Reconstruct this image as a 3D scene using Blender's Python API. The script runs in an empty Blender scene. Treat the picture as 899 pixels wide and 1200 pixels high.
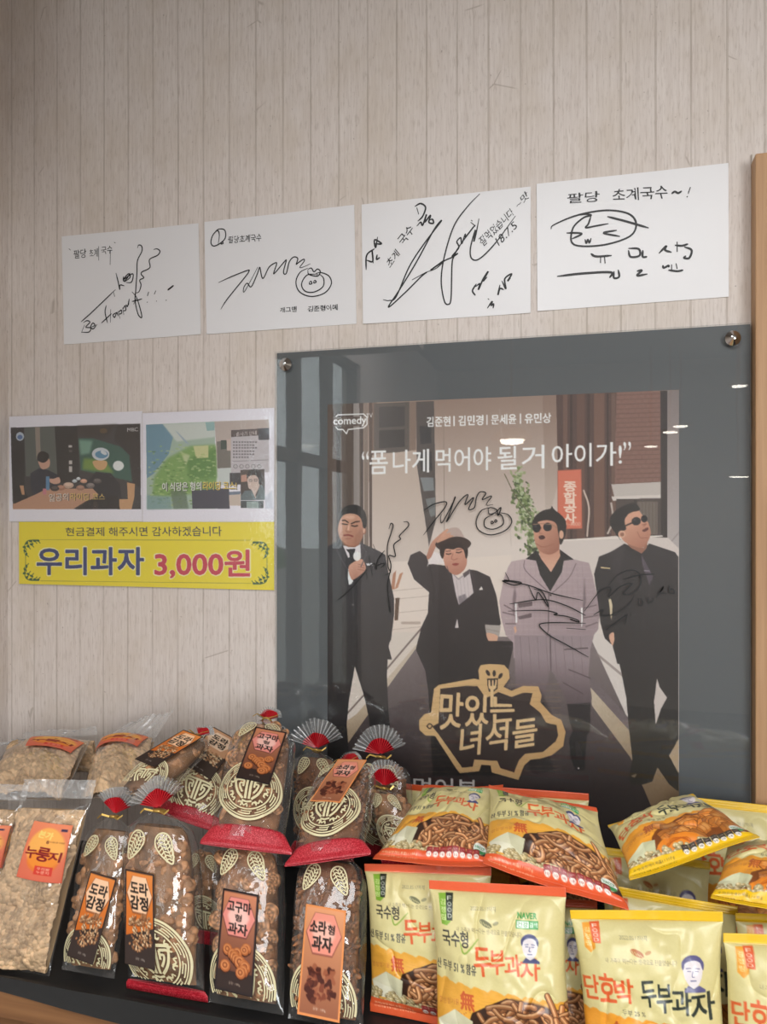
import bpy, bmesh, math, random
import numpy as np
from mathutils import Vector, Matrix

# ------------------------------------------------------------------ camera, world, lights
SC = bpy.context.scene
COL = SC.collection
YAW = math.radians(15.0)
CAM = np.array([0.0, -1.30, 1.35])
FPX, HOR = 900.0, 612.0
SHELF_Z, FRONT_Y = 0.73, -0.435

cd = bpy.data.cameras.new('camera')
cam = bpy.data.objects.new('camera', cd)
COL.objects.link(cam)
cd.sensor_fit = 'VERTICAL'
cd.sensor_height = 24.0
cd.lens = 24.0 * FPX / 1200.0
cd.shift_y = -(600.0 - HOR) / 1200.0
cd.clip_start = 0.02
cam.location = CAM
cam.rotation_euler = (math.pi / 2, 0, YAW)
SC.camera = cam

SC.view_settings.view_transform = 'Standard'
SC.view_settings.look = 'None'
SC.view_settings.exposure = 0.0
SC.view_settings.gamma = 1.0
SC.view_settings.use_curve_mapping = False
SC.cycles.max_bounces = 10
SC.cycles.diffuse_bounces = 4
SC.cycles.glossy_bounces = 4
SC.cycles.transmission_bounces = 4
SC.cycles.transparent_max_bounces = 24
SC.cycles.caustics_reflective = False
SC.cycles.caustics_refractive = False
SC.cycles.sample_clamp_indirect = 6.0

W = bpy.data.worlds.new('daylight')
SC.world = W
W.use_nodes = True
wn = W.node_tree
wbg = wn.nodes['Background']
wbg.inputs[0].default_value = (0.90, 0.96, 1.0, 1)
wbg.inputs[1].default_value = 3.8


def area(name, loc, target, sx, sy, power, col):
    l = bpy.data.lights.new(name, 'AREA')
    l.shape = 'RECTANGLE'
    l.size, l.size_y, l.energy, l.color = sx, sy, power, col
    o = bpy.data.objects.new(name, l)
    COL.objects.link(o)
    o.location = loc
    o.rotation_euler = (Vector(target) - Vector(loc)).to_track_quat('-Z', 'Y').to_euler()
    return o


# daylight from the shop front on the right behind the camera, and the ceiling lights
area('window_daylight_front', (2.05, -4.45, 1.40), (0.2, 0, 1.1), 1.5, 1.7, 82, (0.97, 0.99, 1.0))
area('ceiling_light', (-0.10, -2.05, 2.46), (-0.10, -2.05, 0.0), 1.6, 1.4, 50, (0.985, 0.99, 1.0))

# ------------------------------------------------------------------ helpers: projection
_cs, _sn = math.cos(YAW), math.sin(YAW)


def ray(px, py):
    r, u = px - 449.5, HOR - py
    return np.array([-_sn * FPX + _cs * r, _cs * FPX + _sn * r, u])


def at(px, py, y=0.0):
    """the point of the plane Y = y that shows at a pixel of the 899 x 1200 photograph"""
    d = ray(px, py)
    return CAM + d * ((y - CAM[1]) / d[1])


def wallmap(P):
    P = np.asarray(P, float)
    r, u = P[:, 0] - 449.5, HOR - P[:, 1]
    X = -_sn * FPX + _cs * r
    Y = _cs * FPX + _sn * r
    k = -CAM[1] / Y
    return np.stack([CAM[0] + X * k, CAM[2] + u * k], 1)


def lin(c):
    c = np.asarray(c, float) / 255.0
    return np.where(c <= 0.04045, c / 12.92, ((c + 0.055) / 1.055) ** 2.4)


def lin4(c):
    a = lin(c)
    return (float(a[0]), float(a[1]), float(a[2]), 1.0)


# ------------------------------------------------------------------ helpers: objects
def setp(o, label=None, cat=None, group=None, kind=None):
    if label: o['label'] = label
    if cat: o['category'] = cat
    if group: o['group'] = group
    if kind: o['kind'] = kind
    return o


def empty(name, loc, label, cat, group=None):
    o = bpy.data.objects.new(name, None)
    COL.objects.link(o)
    o.location = loc
    o.empty_display_size = 0.05
    return setp(o, label, cat, group)


def link(name, me, mats, parent=None, origin=None):
    o = bpy.data.objects.new(name, me)
    COL.objects.link(o)
    for m in (mats if isinstance(mats, (list, tuple)) else [mats]):
        if m.name not in [x.name for x in me.materials if x]:
            me.materials.append(m)
    if origin is not None and parent is None:
        o.location = origin
    if parent is not None:
        o.parent = parent
    return o


def mesh_np(name, V, F, col=None, smooth=True, mat_idx=None):
    """V n x 3, F m x k (all the same k) or list of lists; col n x 3 in sRGB 0..1"""
    me = bpy.data.meshes.new(name)
    V = np.asarray(V, np.float32)
    if isinstance(F, np.ndarray):
        m, k = F.shape
        me.vertices.add(len(V))
        me.vertices.foreach_set('co', V.ravel())
        me.loops.add(m * k)
        me.loops.foreach_set('vertex_index', F.astype(np.int32).ravel())
        me.polygons.add(m)
        me.polygons.foreach_set('loop_start', np.arange(0, m * k, k, dtype=np.int32))
        me.polygons.foreach_set('loop_total', np.full(m, k, np.int32))
        me.update(calc_edges=True)
    else:
        me.from_pydata([tuple(map(float, v)) for v in V], [], [tuple(f) for f in F])
    me.polygons.foreach_set('use_smooth', np.full(len(me.polygons), bool(smooth)))
    if mat_idx is not None:
        me.polygons.foreach_set('material_index', np.asarray(mat_idx, np.int32))
    if col is not None:
        a = me.color_attributes.new('print', 'FLOAT_COLOR', 'POINT')
        c = np.ones((len(V), 4), np.float32)
        c[:, :3] = lin(np.clip(col, 0, 1) * 255.0)
        a.data.foreach_set('color', c.ravel())
    me.update()
    return me


def grid_faces(nr, nc, off=0, flip=False):
    i = np.arange(nr * nc).reshape(nr, nc) + off
    q = np.stack([i[:-1, :-1], i[1:, :-1], i[1:, 1:], i[:-1, 1:]], -1).reshape(-1, 4)
    return q[:, ::-1] if flip else q


def local(V, o):
    return np.asarray(V, float) - np.asarray(o.location, float)[None]


def bm_box(bm, x0, x1, y0, y1, z0, z1, bev=0.0):
    r = bmesh.ops.create_cube(bm, size=1.0)
    for v in r['verts']:
        v.co.x = (x0 + x1) / 2 + v.co.x * (x1 - x0)
        v.co.y = (y0 + y1) / 2 + v.co.y * (y1 - y0)
        v.co.z = (z0 + z1) / 2 + v.co.z * (z1 - z0)
    if bev:
        e = list({e for v in r['verts'] for e in v.link_edges})
        bmesh.ops.bevel(bm, geom=e, offset=bev, segments=2, affect='EDGES', profile=0.5)


def bm_lathe(bm, prof, c, axis='z', n=28):
    rings = []
    for r, h in prof:
        ring = []
        for k in range(n):
            a = 2 * math.pi * k / n
            p = (r * math.cos(a), r * math.sin(a), h)
            if axis == 'y': p = (p[0], -p[2], p[1])
            ring.append(bm.verts.new((c[0] + p[0], c[1] + p[1], c[2] + p[2])))
        rings.append(ring)
    for a, b in zip(rings, rings[1:]):
        for k in range(n):
            bm.faces.new((a[k], a[(k + 1) % n], b[(k + 1) % n], b[k]))
    bm.faces.new(list(reversed(rings[0])))
    bm.faces.new(rings[-1])


def obj_bm(name, bm, mats, parent=None, smooth=False, loc=None):
    bmesh.ops.recalc_face_normals(bm, faces=bm.faces)
    if loc is not None:
        bmesh.ops.translate(bm, verts=bm.verts, vec=-Vector(loc))
    me = bpy.data.meshes.new(name)
    bm.to_mesh(me)
    bm.free()
    if smooth:
        me.polygons.foreach_set('use_smooth', np.ones(len(me.polygons), bool))
    return link(name, me, mats, parent, loc)


# ------------------------------------------------------------------ helpers: smooth noise
def vnoise(x, y, seed=0):
    r = np.random.RandomState(seed)
    T = r.rand(64, 64)
    xi, yi = np.floor(x).astype(int), np.floor(y).astype(int)
    fx, fy = x - xi, y - yi
    fx, fy = fx * fx * (3 - 2 * fx), fy * fy * (3 - 2 * fy)
    g = lambda a, b: T[a % 64, b % 64]
    return ((g(xi, yi) * (1 - fx) + g(xi + 1, yi) * fx) * (1 - fy) +
            (g(xi, yi + 1) * (1 - fx) + g(xi + 1, yi + 1) * fx) * fy) - 0.5


def fbm(x, y, seed=0, octv=3):
    s, a = 0, 1.0
    for k in range(octv):
        s = s + a * vnoise(x * 2 ** k, y * 2 ** k, seed + k)
        a *= 0.5
    return s


def smooth_line(P, n=8, closed=False):
    """Catmull-Rom through the points"""
    P = np.asarray(P, float)
    if len(P) < 3 and not closed: return P
    if closed:
        Q = np.vstack([P[-1:], P, P[:2]])
    else:
        Q = np.vstack([2 * P[0] - P[1], P, 2 * P[-1] - P[-2]])
    t = np.linspace(0, 1, n, endpoint=False)[:, None]
    out = []
    for i in range(1, len(Q) - 2):
        a, b, c, d = Q[i - 1], Q[i], Q[i + 1], Q[i + 2]
        out.append(0.5 * (2 * b + (c - a) * t + (2 * a - 5 * b + 4 * c - d) * t ** 2 + (3 * b - a - 3 * c + d) * t ** 3))
    if not closed: out.append(P[-1:])
    return np.vstack(out)


# ------------------------------------------------------------------ helpers: lettering outlines
_gl = {}


def glyphs(s, bold=0.0):
    """triangulated lettering: verts (unit box 0..1, y down), faces, boundary edges"""
    k = (s, bold)
    if k not in _gl:
        c = bpy.data.curves.new('lettering', 'FONT')
        c.body = s
        c.offset = bold
        c.resolution_u = 3
        o = bpy.data.objects.new('lettering', c)
        COL.objects.link(o)
        bpy.context.view_layer.update()
        dg = bpy.context.evaluated_depsgraph_get()
        ev = o.evaluated_get(dg)
        m = ev.to_mesh()
        V = np.array([v.co[:2] for v in m.vertices])
        F = [tuple(p.vertices) for p in m.polygons]
        ev.to_mesh_clear()
        bpy.data.objects.remove(o)
        bpy.data.curves.remove(c)
        cnt = {}
        for f in F:
            for a, b in zip(f, f[1:] + f[:1]):
                e = (min(a, b), max(a, b))
                cnt[e] = cnt.get(e, 0) + 1
        E = np.array([e for e, n in cnt.items() if n == 1])
        lo, hi = V.min(0), V.max(0)
        U = (V - lo) / np.maximum(hi - lo, 1e-6)
        U[:, 1] = 1 - U[:, 1]
        _gl[k] = (U, F, E)
    return _gl[k]


def quadmap(U, q):
    """unit square (y down) -> quad TL, TR, BR, BL"""
    q = np.asarray(q, float)
    u, v = U[:, :1], U[:, 1:2]
    return (1 - v) * ((1 - u) * q[0] + u * q[1]) + v * ((1 - u) * q[3] + u * q[2])


def bx(x0, y0, x1, y1, sl=0.0):
    """a box whose top and bottom rise by sl to the right"""
    return [(x0, y0), (x1, y0 - sl), (x1, y1 - sl), (x0, y1)]


# ------------------------------------------------------------------ helpers: printed artwork
class Canvas:
    def __init__(s, w, h, T=None, bg=(255, 255, 255)):
        s.w, s.h = int(w), int(h)
        s.T = T or (lambda P: np.asarray(P, float))
        s.I = np.empty((s.h, s.w, 3))
        s.I[:] = np.asarray(bg, float) / 255.0
        s.rs = np.random.RandomState(5)

    def _scan(s, E):
        """edges n x 2 x 2 in pixels -> mask, x0, y0"""
        if len(E) == 0: return None
        x0, y0 = np.floor(E.reshape(-1, 2).min(0)).astype(int) - 1
        x1, y1 = np.ceil(E.reshape(-1, 2).max(0)).astype(int) + 2
        x0, y0, x1, y1 = max(0, x0), max(0, y0), min(s.w, x1), min(s.h, y1)
        if x1 <= x0 or y1 <= y0: return None
        M = np.zeros((y1 - y0, x1 - x0))
        ay, by_ = E[:, 0, 1], E[:, 1, 1]
        for r in range(y0, y1):
            yy = r + 0.5
            h = (ay <= yy) != (by_ <= yy)
            if not h.any(): continue
            e = E[h]
            xs = np.sort(e[:, 0, 0] + (yy - e[:, 0, 1]) / (e[:, 1, 1] - e[:, 0, 1]) * (e[:, 1, 0] - e[:, 0, 0]))
            xs = np.clip(np.round(xs - x0).astype(int), 0, x1 - x0)
            for a, b in zip(xs[::2], xs[1::2]): M[r - y0, a:b] = 1
        return M, x0, y0

    def _comp(s, M, x0, y0, color, alpha, blur):
        if blur:
            p = int(blur * 2) + 1
            X0, Y0 = max(0, x0 - p), max(0, y0 - p)
            X1, Y1 = min(s.w, x0 + M.shape[1] + p), min(s.h, y0 + M.shape[0] + p)
            N = np.zeros((Y1 - Y0, X1 - X0))
            N[y0 - Y0:y0 - Y0 + M.shape[0], x0 - X0:x0 - X0 + M.shape[1]] = M
            k = max(1, int(blur))
            for _ in range(2):
                for ax in (0, 1):
                    pad = [(0, 0), (0, 0)]
                    pad[ax] = (k + 1, k)
                    c = np.cumsum(np.pad(N, pad, mode='edge'), axis=ax)
                    n = N.shape[ax]
                    N = (np.take(c, range(2 * k + 1, 2 * k + 1 + n), ax) - np.take(c, range(0, n), ax)) / (2 * k + 1)
            M, x0, y0 = N, X0, Y0
        v = s.I[y0:y0 + M.shape[0], x0:x0 + M.shape[1]]
        if callable(color):
            yy, xx = np.mgrid[y0:y0 + M.shape[0], x0:x0 + M.shape[1]]
            c = color(xx.astype(float), yy.astype(float)) / 255.0
        else:
            c = np.asarray(color, float) / 255.0
        a = (M * alpha)[..., None]
        v[:] = v * (1 - a) + c * a

    def poly(s, *loops, c=(0, 0, 0), a=1.0, blur=0, sm=0):
        E = []
        for L in loops:
            if sm: L = smooth_line(L, sm, True)
            P = s.T(np.asarray(L, float))
            E.append(np.stack([P, np.roll(P, -1, 0)], 1))
        m = s._scan(np.concatenate(E))
        if m: s._comp(*m, c, a, blur)

    def rect(s, x0, y0, x1, y1, c, a=1.0, blur=0):
        s.poly([(x0, y0), (x1, y0), (x1, y1), (x0, y1)], c=c, a=a, blur=blur)

    def ell(s, cx, cy, rx, ry, c, a=1.0, rot=0.0, blur=0, n=28):
        t = np.linspace(0, 2 * math.pi, n, endpoint=False)
        x, y = rx * np.cos(t), ry * np.sin(t)
        cr, sr = math.cos(rot), math.sin(rot)
        s.poly(np.stack([cx + x * cr - y * sr, cy + x * sr + y * cr], 1), c=c, a=a, blur=blur)

    def line(s, P, w, c, a=1.0, sm=0, blur=0, closed=False, taper=False):
        P = np.asarray(P, float)
        if sm and len(P) > 2: P = smooth_line(P, sm, closed)
        elif closed: P = np.vstack([P, P[:1]])
        Q = s.T(P)
        ww = np.linalg.norm(s.T(P[:1] + [[w, 0]]) - Q[:1]) / 2
        x0, y0 = np.maximum(0, np.floor(Q.min(0) - ww - 1).astype(int))
        x1, y1 = np.minimum([s.w, s.h], np.ceil(Q.max(0) + ww + 2).astype(int))
        if x1 <= x0 or y1 <= y0: return
        M = np.zeros((y1 - y0, x1 - x0))
        n = len(Q) - 1
        for i in range(n):
            A, B = Q[i], Q[i + 1]
            r = ww * (1 - 0.6 * abs(2 * (i + .5) / n - 1) ** 2 if taper else 1)
            lo = np.maximum([x0, y0], np.floor(np.minimum(A, B) - r - 1).astype(int))
            hi = np.minimum([x1, y1], np.ceil(np.maximum(A, B) + r + 2).astype(int))
            if (hi <= lo).any(): continue
            yy, xx = np.mgrid[lo[1]:hi[1], lo[0]:hi[0]] + 0.5
            d = B - A
            t = np.clip(((xx - A[0]) * d[0] + (yy - A[1]) * d[1]) / max(d @ d, 1e-9), 0, 1)
            D = np.hypot(xx - A[0] - t * d[0], yy - A[1] - t * d[1])
            sub = M[lo[1] - y0:hi[1] - y0, lo[0] - x0:hi[0] - x0]
            np.maximum(sub, np.clip(r - D + 0.5, 0, 1), out=sub)
        s._comp(M, x0, y0, c, a, blur)

    def text(s, st, q, c, bold=0.0, a=1.0, blur=0):
        U, F, E = glyphs(st)
        P = s.T(quadmap(U, q))
        m = s._scan(P[E])
        if not m: return
        M, x0, y0 = m
        H = np.linalg.norm(P.max(0) - P.min(0))
        h = np.linalg.norm(s.T(np.asarray(q, float)[3:4]) - s.T(np.asarray(q, float)[:1]))
        r = bold * h / 0.9
        k = int(math.ceil(r))
        if r > 0.3:                                    # heavier strokes: grow the letters evenly
            B = np.pad(M, k)
            N = B.copy()
            for dy in range(-k, k + 1):
                for dx in range(-k, k + 1):
                    w = min(1.0, max(0.0, r + 0.5 - math.hypot(dx, dy)))
                    if w > 0 and (dx or dy): np.maximum(N, w * np.roll(np.roll(B, dy, 0), dx, 1), out=N)
            M, x0, y0 = N, x0 - k, y0 - k
            cy, cx = max(0, -y0), max(0, -x0)
            M = M[cy:s.h - y0, cx:s.w - x0]
            x0, y0 = max(0, x0), max(0, y0)
        s._comp(M, x0, y0, c, a, blur)

    def grain(s, amt, sc=1.0, seed=1, mono=True):
        yy, xx = np.mgrid[0:s.h, 0:s.w]
        n = fbm(xx / sc, yy / sc, seed, 2)
        s.I += (n * amt)[..., None]

    def sample(s, nr, nc):
        """box filtered down to nr x nc colours at the nodes of a grid that spans the canvas"""
        C = np.pad(np.cumsum(np.cumsum(np.clip(s.I, 0, 1), 0), 1), ((1, 0), (1, 0), (0, 0)))
        def edges(n, N):
            c = np.linspace(0, N, n)
            h = max(0.5, 0.5 * N / (n - 1))
            a = np.clip(np.round(c - h), 0, N - 1).astype(int)
            return a, np.maximum(a + 1, np.clip(np.round(c + h), 1, N).astype(int))
        ra, rb = edges(nr, s.h)
        ca, cb = edges(nc, s.w)
        S = C[rb][:, cb] - C[ra][:, cb] - C[rb][:, ca] + C[ra][:, ca]
        return S / ((rb - ra)[:, None, None] * (cb - ca)[None, :, None])


def ramp(p0, c0, p1, c1):
    p0, p1 = np.asarray(p0, float), np.asarray(p1, float)
    c0, c1 = np.asarray(c0, float), np.asarray(c1, float)
    d = p1 - p0
    def f(x, y):
        t = np.clip(((x - p0[0]) * d[0] + (y - p0[1]) * d[1]) / (d @ d), 0, 1)[..., None]
        return c0 * (1 - t) + c1 * t
    return f


# ------------------------------------------------------------------ helpers: materials
class NT:
    def __init__(s, name):
        s.m = bpy.data.materials.new(name)
        s.m.use_nodes = True
        s.t = s.m.node_tree
        s.b = s.t.nodes['Principled BSDF']
        s.out = s.t.nodes['Material Output']

    def n(s, typ, **kw):
        x = s.t.nodes.new(typ)
        for k, v in kw.items():
            if k in x.inputs: x.inputs[k].default_value = v
            else: setattr(x, k, v)
        return x

    def l(s, a, b): s.t.links.new(a, b)

    def math(s, op, a, b=None, clamp=False):
        x = s.n('ShaderNodeMath', operation=op, use_clamp=clamp)
        for i, v in enumerate((a, b)):
            if v is None: continue
            if isinstance(v, (int, float)): x.inputs[i].default_value = v
            else: s.l(v, x.inputs[i])
        return x.outputs[0]

    def mix(s, f, a, b, mode='MIX'):
        x = s.n('ShaderNodeMix', data_type='RGBA', blend_type=mode)
        for i, v in ((0, f), (6, a), (7, b)):
            if isinstance(v, (int, float, tuple)): x.inputs[i].default_value = v
            else: s.l(v, x.inputs[i])
        return x.outputs[2]

    def coord(s, scale=(1, 1, 1), kind='Object'):
        tc = s.n('ShaderNodeTexCoord')
        mp = s.n('ShaderNodeMapping')
        mp.inputs['Scale'].default_value = scale
        s.l(tc.outputs[kind], mp.inputs[0])
        return mp.outputs[0]

    def noise(s, vec, scale, detail=3, rough=0.5):
        x = s.n('ShaderNodeTexNoise')
        x.inputs['Scale'].default_value = scale
        x.inputs['Detail'].default_value = detail
        x.inputs['Roughness'].default_value = rough
        s.l(vec, x.inputs['Vector'])
        return x.outputs[0]

    def rampn(s, f, *stops):
        x = s.n('ShaderNodeValToRGB')
        e = x.color_ramp.elements
        while len(e) < len(stops): e.new(0.5)
        for k, (p, c) in enumerate(stops):
            e[k].position = p
            e[k].color = c if isinstance(c, tuple) else (c, c, c, 1)
        s.l(f, x.inputs[0])
        return x.outputs[0]

    def bump(s, h, strength=0.3, dist=0.002):
        x = s.n('ShaderNodeBump')
        x.inputs['Strength'].default_value = strength
        x.inputs['Distance'].default_value = dist
        s.l(h, x.inputs['Height'])
        s.l(x.outputs[0], s.b.inputs['Normal'])
        return x.outputs[0]

    def set(s, **kw):
        for k, v in kw.items():
            s.b.inputs[k.replace('_', ' ')].default_value = v
        return s


def flat_mat(name, rgb, rough=0.6, amt=0.08, scale=60, metal=0.0, coat=0.0):
    t = NT(name)
    n = t.noise(t.coord(), scale, 3)
    c = lin4(rgb)
    d = tuple(x * (1 - amt) for x in c[:3]) + (1,)
    t.l(t.mix(n, c, d), t.b.inputs['Base Color'])
    t.set(Roughness=rough, Metallic=metal, Coat_Weight=coat)
    return t.m


def print_mat(name, rough=0.5, coat=0.0, coat_rough=0.1, bump=None, spec=0.5, sheen=0.0):
    t = NT(name)
    a = t.n('ShaderNodeAttribute', attribute_name='print')
    t.l(a.outputs['Color'], t.b.inputs['Base Color'])
    t.set(Roughness=rough, Coat_Weight=coat, Coat_Roughness=coat_rough)
    t.b.inputs['Specular IOR Level'].default_value = spec
    if bump:
        t.bump(t.noise(t.coord(), bump[0], 3), bump[1], bump[2])
    return t.m


def film_mat(name, tint=(0.97, 0.97, 0.96), haze=0.03, base=0.03, rough=0.06, bscale=55, bstr=0.35, bdist=0.004, gain=0.9):
    """thin clear plastic film: what is behind shows through, creases catch the light"""
    t = NT(name)
    t.t.nodes.remove(t.b)
    tr = t.n('ShaderNodeBsdfTransparent')
    tr.inputs[0].default_value = tint + (1,)
    gl = t.n('ShaderNodeBsdfGlossy')
    gl.inputs['Roughness'].default_value = rough
    df = t.n('ShaderNodeBsdfDiffuse')
    df.inputs[0].default_value = (0.85, 0.85, 0.84, 1)
    co = t.coord()
    h = t.noise(co, bscale, 3, 0.55)
    bp = t.n('ShaderNodeBump')
    bp.inputs['Strength'].default_value = bstr
    bp.inputs['Distance'].default_value = bdist
    t.l(h, bp.inputs['Height'])
    t.l(bp.outputs[0], gl.inputs['Normal'])
    fr = t.n('ShaderNodeFresnel')
    gm = t.n('ShaderNodeNewGeometry')
    ior = t.n('ShaderNodeMapRange')
    ior.inputs[3].default_value, ior.inputs[4].default_value = 1.5, 1 / 1.5   # the same on both sides of the film
    t.l(gm.outputs['Backfacing'], ior.inputs[0])
    t.l(ior.outputs[0], fr.inputs[0])
    t.l(bp.outputs[0], fr.inputs['Normal'])
    f = t.math('MULTIPLY_ADD', fr.outputs[0], gain, True)
    f.node.inputs[2].default_value = base
    m1 = t.n('ShaderNodeMixShader')
    m1.inputs[0].default_value = haze
    t.l(tr.outputs[0], m1.inputs[1])
    t.l(df.outputs[0], m1.inputs[2])
    m2 = t.n('ShaderNodeMixShader')
    t.l(f, m2.inputs[0])
    t.l(m1.outputs[0], m2.inputs[1])
    t.l(gl.outputs[0], m2.inputs[2])
    t.l(m2.outputs[0], t.out.inputs[0])
    return t.m
# ------------------------------------------------------------------ the room
def wallpaper_mat():
    t = NT('cream_wallpaper')
    co = t.coord()
    sp = t.n('ShaderNodeSeparateXYZ')
    t.l(co, sp.inputs[0])
    wob = t.noise(t.coord((3, 3, 0.8)), 1.0, 2)
    x = t.math('ADD', sp.outputs[0], t.math('MULTIPLY', t.math('SUBTRACT', wob, 0.5), 0.006))
    PER = 0.0533
    ph = t.math('FRACT', t.math('DIVIDE', t.math('ADD', x, 10 * PER + 0.0045), PER))
    d = t.math('ABSOLUTE', t.math('SUBTRACT', ph, 0.5))            # 0.5 at the groove
    brk = t.noise(t.coord((14, 14, 5)), 1.0, 3)
    g = t.rampn(d, (0.466, 0.0), (0.488, 1.0), (0.495, 0.25))
    g = t.math('MULTIPLY', g, t.rampn(brk, (0.30, 0.45), (0.62, 1.0)))
    # second, fainter lines inside some boards
    ph2 = t.math('FRACT', t.math('DIVIDE', t.math('ADD', x, 5.013), 0.0877))
    g2 = t.rampn(t.math('ABSOLUTE', t.math('SUBTRACT', ph2, 0.5)), (0.478, 0.0), (0.495, 0.5))
    g2 = t.math('MULTIPLY', g2, t.rampn(t.noise(t.coord((9, 9, 3)), 1.0, 2), (0.45, 0.0), (0.6, 0.8)))
    streak = t.noise(t.coord((230, 230, 9)), 1.0, 5, 0.65)
    fine = t.noise(t.coord((300, 300, 40)), 1.0, 3, 0.6)
    blot = t.noise(t.coord((7, 7, 5)), 1.0, 4, 0.6)
    spk = t.noise(t.coord((170, 170, 130)), 1.0, 2, 0.5)
    # short cross joints and hairline cracks
    wv = t.n('ShaderNodeTexVoronoi', feature='DISTANCE_TO_EDGE')
    wv.inputs['Scale'].default_value = 1.0
    t.l(t.coord((9.38, 1, 7.0)), wv.inputs['Vector'])
    crk = t.rampn(wv.outputs[0], (0.0, 1.0), (0.012, 0.0))
    crk = t.math('MULTIPLY', crk, t.rampn(t.noise(t.coord((11, 11, 16)), 1.0, 1), (0.66, 0.0), (0.69, 0.45)))
    base = t.mix(t.rampn(streak, (0.34, 0.0), (0.66, 1.0)), lin4((213, 202, 195)), lin4((227, 218, 212)))
    base = t.mix(t.math('MULTIPLY', t.rampn(fine, (0.52, 0.0), (0.70, 1.0)), 0.50), base, lin4((178, 164, 154)))
    base = t.mix(t.math('MULTIPLY', t.rampn(blot, (0.46, 0.0), (0.70, 1.0)), 0.50), base, lin4((204, 190, 174)))
    base = t.mix(t.math('MULTIPLY', t.rampn(spk, (0.70, 0.0), (0.76, 1.0)), 0.5), base, lin4((128, 108, 96)))
    dk = t.math('MAXIMUM', t.math('MAXIMUM', t.math('MULTIPLY', g, 0.62), t.math('MULTIPLY', g2, 0.35)), crk)
    base = t.mix(dk, base, lin4((134, 116, 100)))
    t.l(base, t.b.inputs['Base Color'])
    t.set(Roughness=0.62)
    t.b.inputs['Specular IOR Level'].default_value = 0.3
    h = t.math('SUBTRACT', t.math('MULTIPLY', streak, 0.15), dk)
    t.bump(h, 0.35, 0.0012)
    return t.m


def wood_mat(name, a, b, axis='z', rough=0.5, sc=1.0):
    t = NT(name)
    k = {'z': (90 * sc, 90 * sc, 3 * sc), 'x': (3 * sc, 90 * sc, 90 * sc)}[axis]
    n = t.noise(t.coord(k), 1.0, 5, 0.6)
    n2 = t.noise(t.coord(tuple(v * 0.12 for v in k)), 1.0, 3)
    c = t.mix(t.rampn(n, (0.3, 0.0), (0.7, 1.0)), lin4(a), lin4(b))
    c = t.mix(t.math('MULTIPLY', t.rampn(n2, (0.45, 0.0), (0.7, 1.0)), 0.35), c, lin4(b))
    t.l(c, t.b.inputs['Base Color'])
    t.set(Roughness=rough)
    t.bump(n, 0.12, 0.001)
    return t.m


M_WALL = wallpaper_mat()
M_PLAIN = flat_mat('plain_plaster', (196, 184, 172), 0.8, 0.06, 12)
M_CEIL = flat_mat('ceiling_board', (150, 142, 134), 0.85, 0.06, 10)
M_FLOOR = flat_mat('floor_tile', (96, 84, 74), 0.5, 0.2, 8)
M_FRAME = flat_mat('aluminium_frame', (110, 104, 98), 0.4, 0.1, 30, 0.3)
M_POSTW = wood_mat('light_wood_trim', (196, 156, 116), (168, 126, 88), 'z', 0.55)
M_COUNTER = wood_mat('counter_wood', (150, 106, 68), (112, 74, 44), 'x', 0.5, 0.8)
M_BLACK = flat_mat('black_rubber_mat', (24, 24, 25), 0.55, 0.25, 90)
M_WHITE = flat_mat('white_caulk', (214, 206, 196), 0.6, 0.05, 50)
M_GREEN = flat_mat('hillside_green', (92, 128, 66), 0.9, 0.7, 3)
M_GLASSW = film_mat('window_glass', (0.96, 0.98, 0.97), 0.0, 0.02, 0.01, 5, 0.0)

XL = float(at(9.5, 600)[0])           # corner with the left wall
XR, YB, ZC = 3.2, -4.6, 2.52


def quad_obj(name, x0, x1, y0, y1, z0, z1, mat, **kw):
    bm = bmesh.new()
    bm_box(bm, x0, x1, y0, y1, z0, z1)
    return setp(obj_bm(name, bm, mat), kind='structure', **kw)


quad_obj('wall_back', XL - 0.1, XR + 0.1, 0.0, 0.1, -0.02, ZC, M_WALL)
LW = bmesh.new()
bm_box(LW, XL - 0.1, XL, -1.28, 0.0, 0.0, ZC)
bm_box(LW, XL - 0.1, XL, YB, -1.28, 2.15, ZC)
bm_box(LW, XL - 0.1, XL, YB, -1.28, 0.0, 0.25)
bm_box(LW, XL - 0.1, XL, YB - 0.1, -2.5, 0.25, 2.15)
setp(obj_bm('wall_left', LW, M_WALL), kind='structure')
quad_obj('wall_right', XR, XR + 0.1, YB, 0.0, 0.0, ZC, M_PLAIN)
FW = bmesh.new()
bm_box(FW, XL - 0.1, 1.3, YB - 0.1, YB, 0.0, ZC)
bm_box(FW, 2.8, XR + 0.1, YB - 0.1, YB, 0.0, ZC)
bm_box(FW, 1.3, 2.8, YB - 0.1, YB, 2.2, ZC)
bm_box(FW, 1.3, 2.8, YB - 0.1, YB, 0.0, 0.5)
setp(obj_bm('wall_front', FW, M_PLAIN), kind='structure')
quad_obj('floor', XL - 0.1, XR + 0.1, YB - 0.1, 0.1, -0.08, 0.0, M_FLOOR)
quad_obj('ceiling', XL - 0.1, XR + 0.1, YB - 0.1, 0.1, ZC, ZC + 0.08, M_CEIL)


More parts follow.
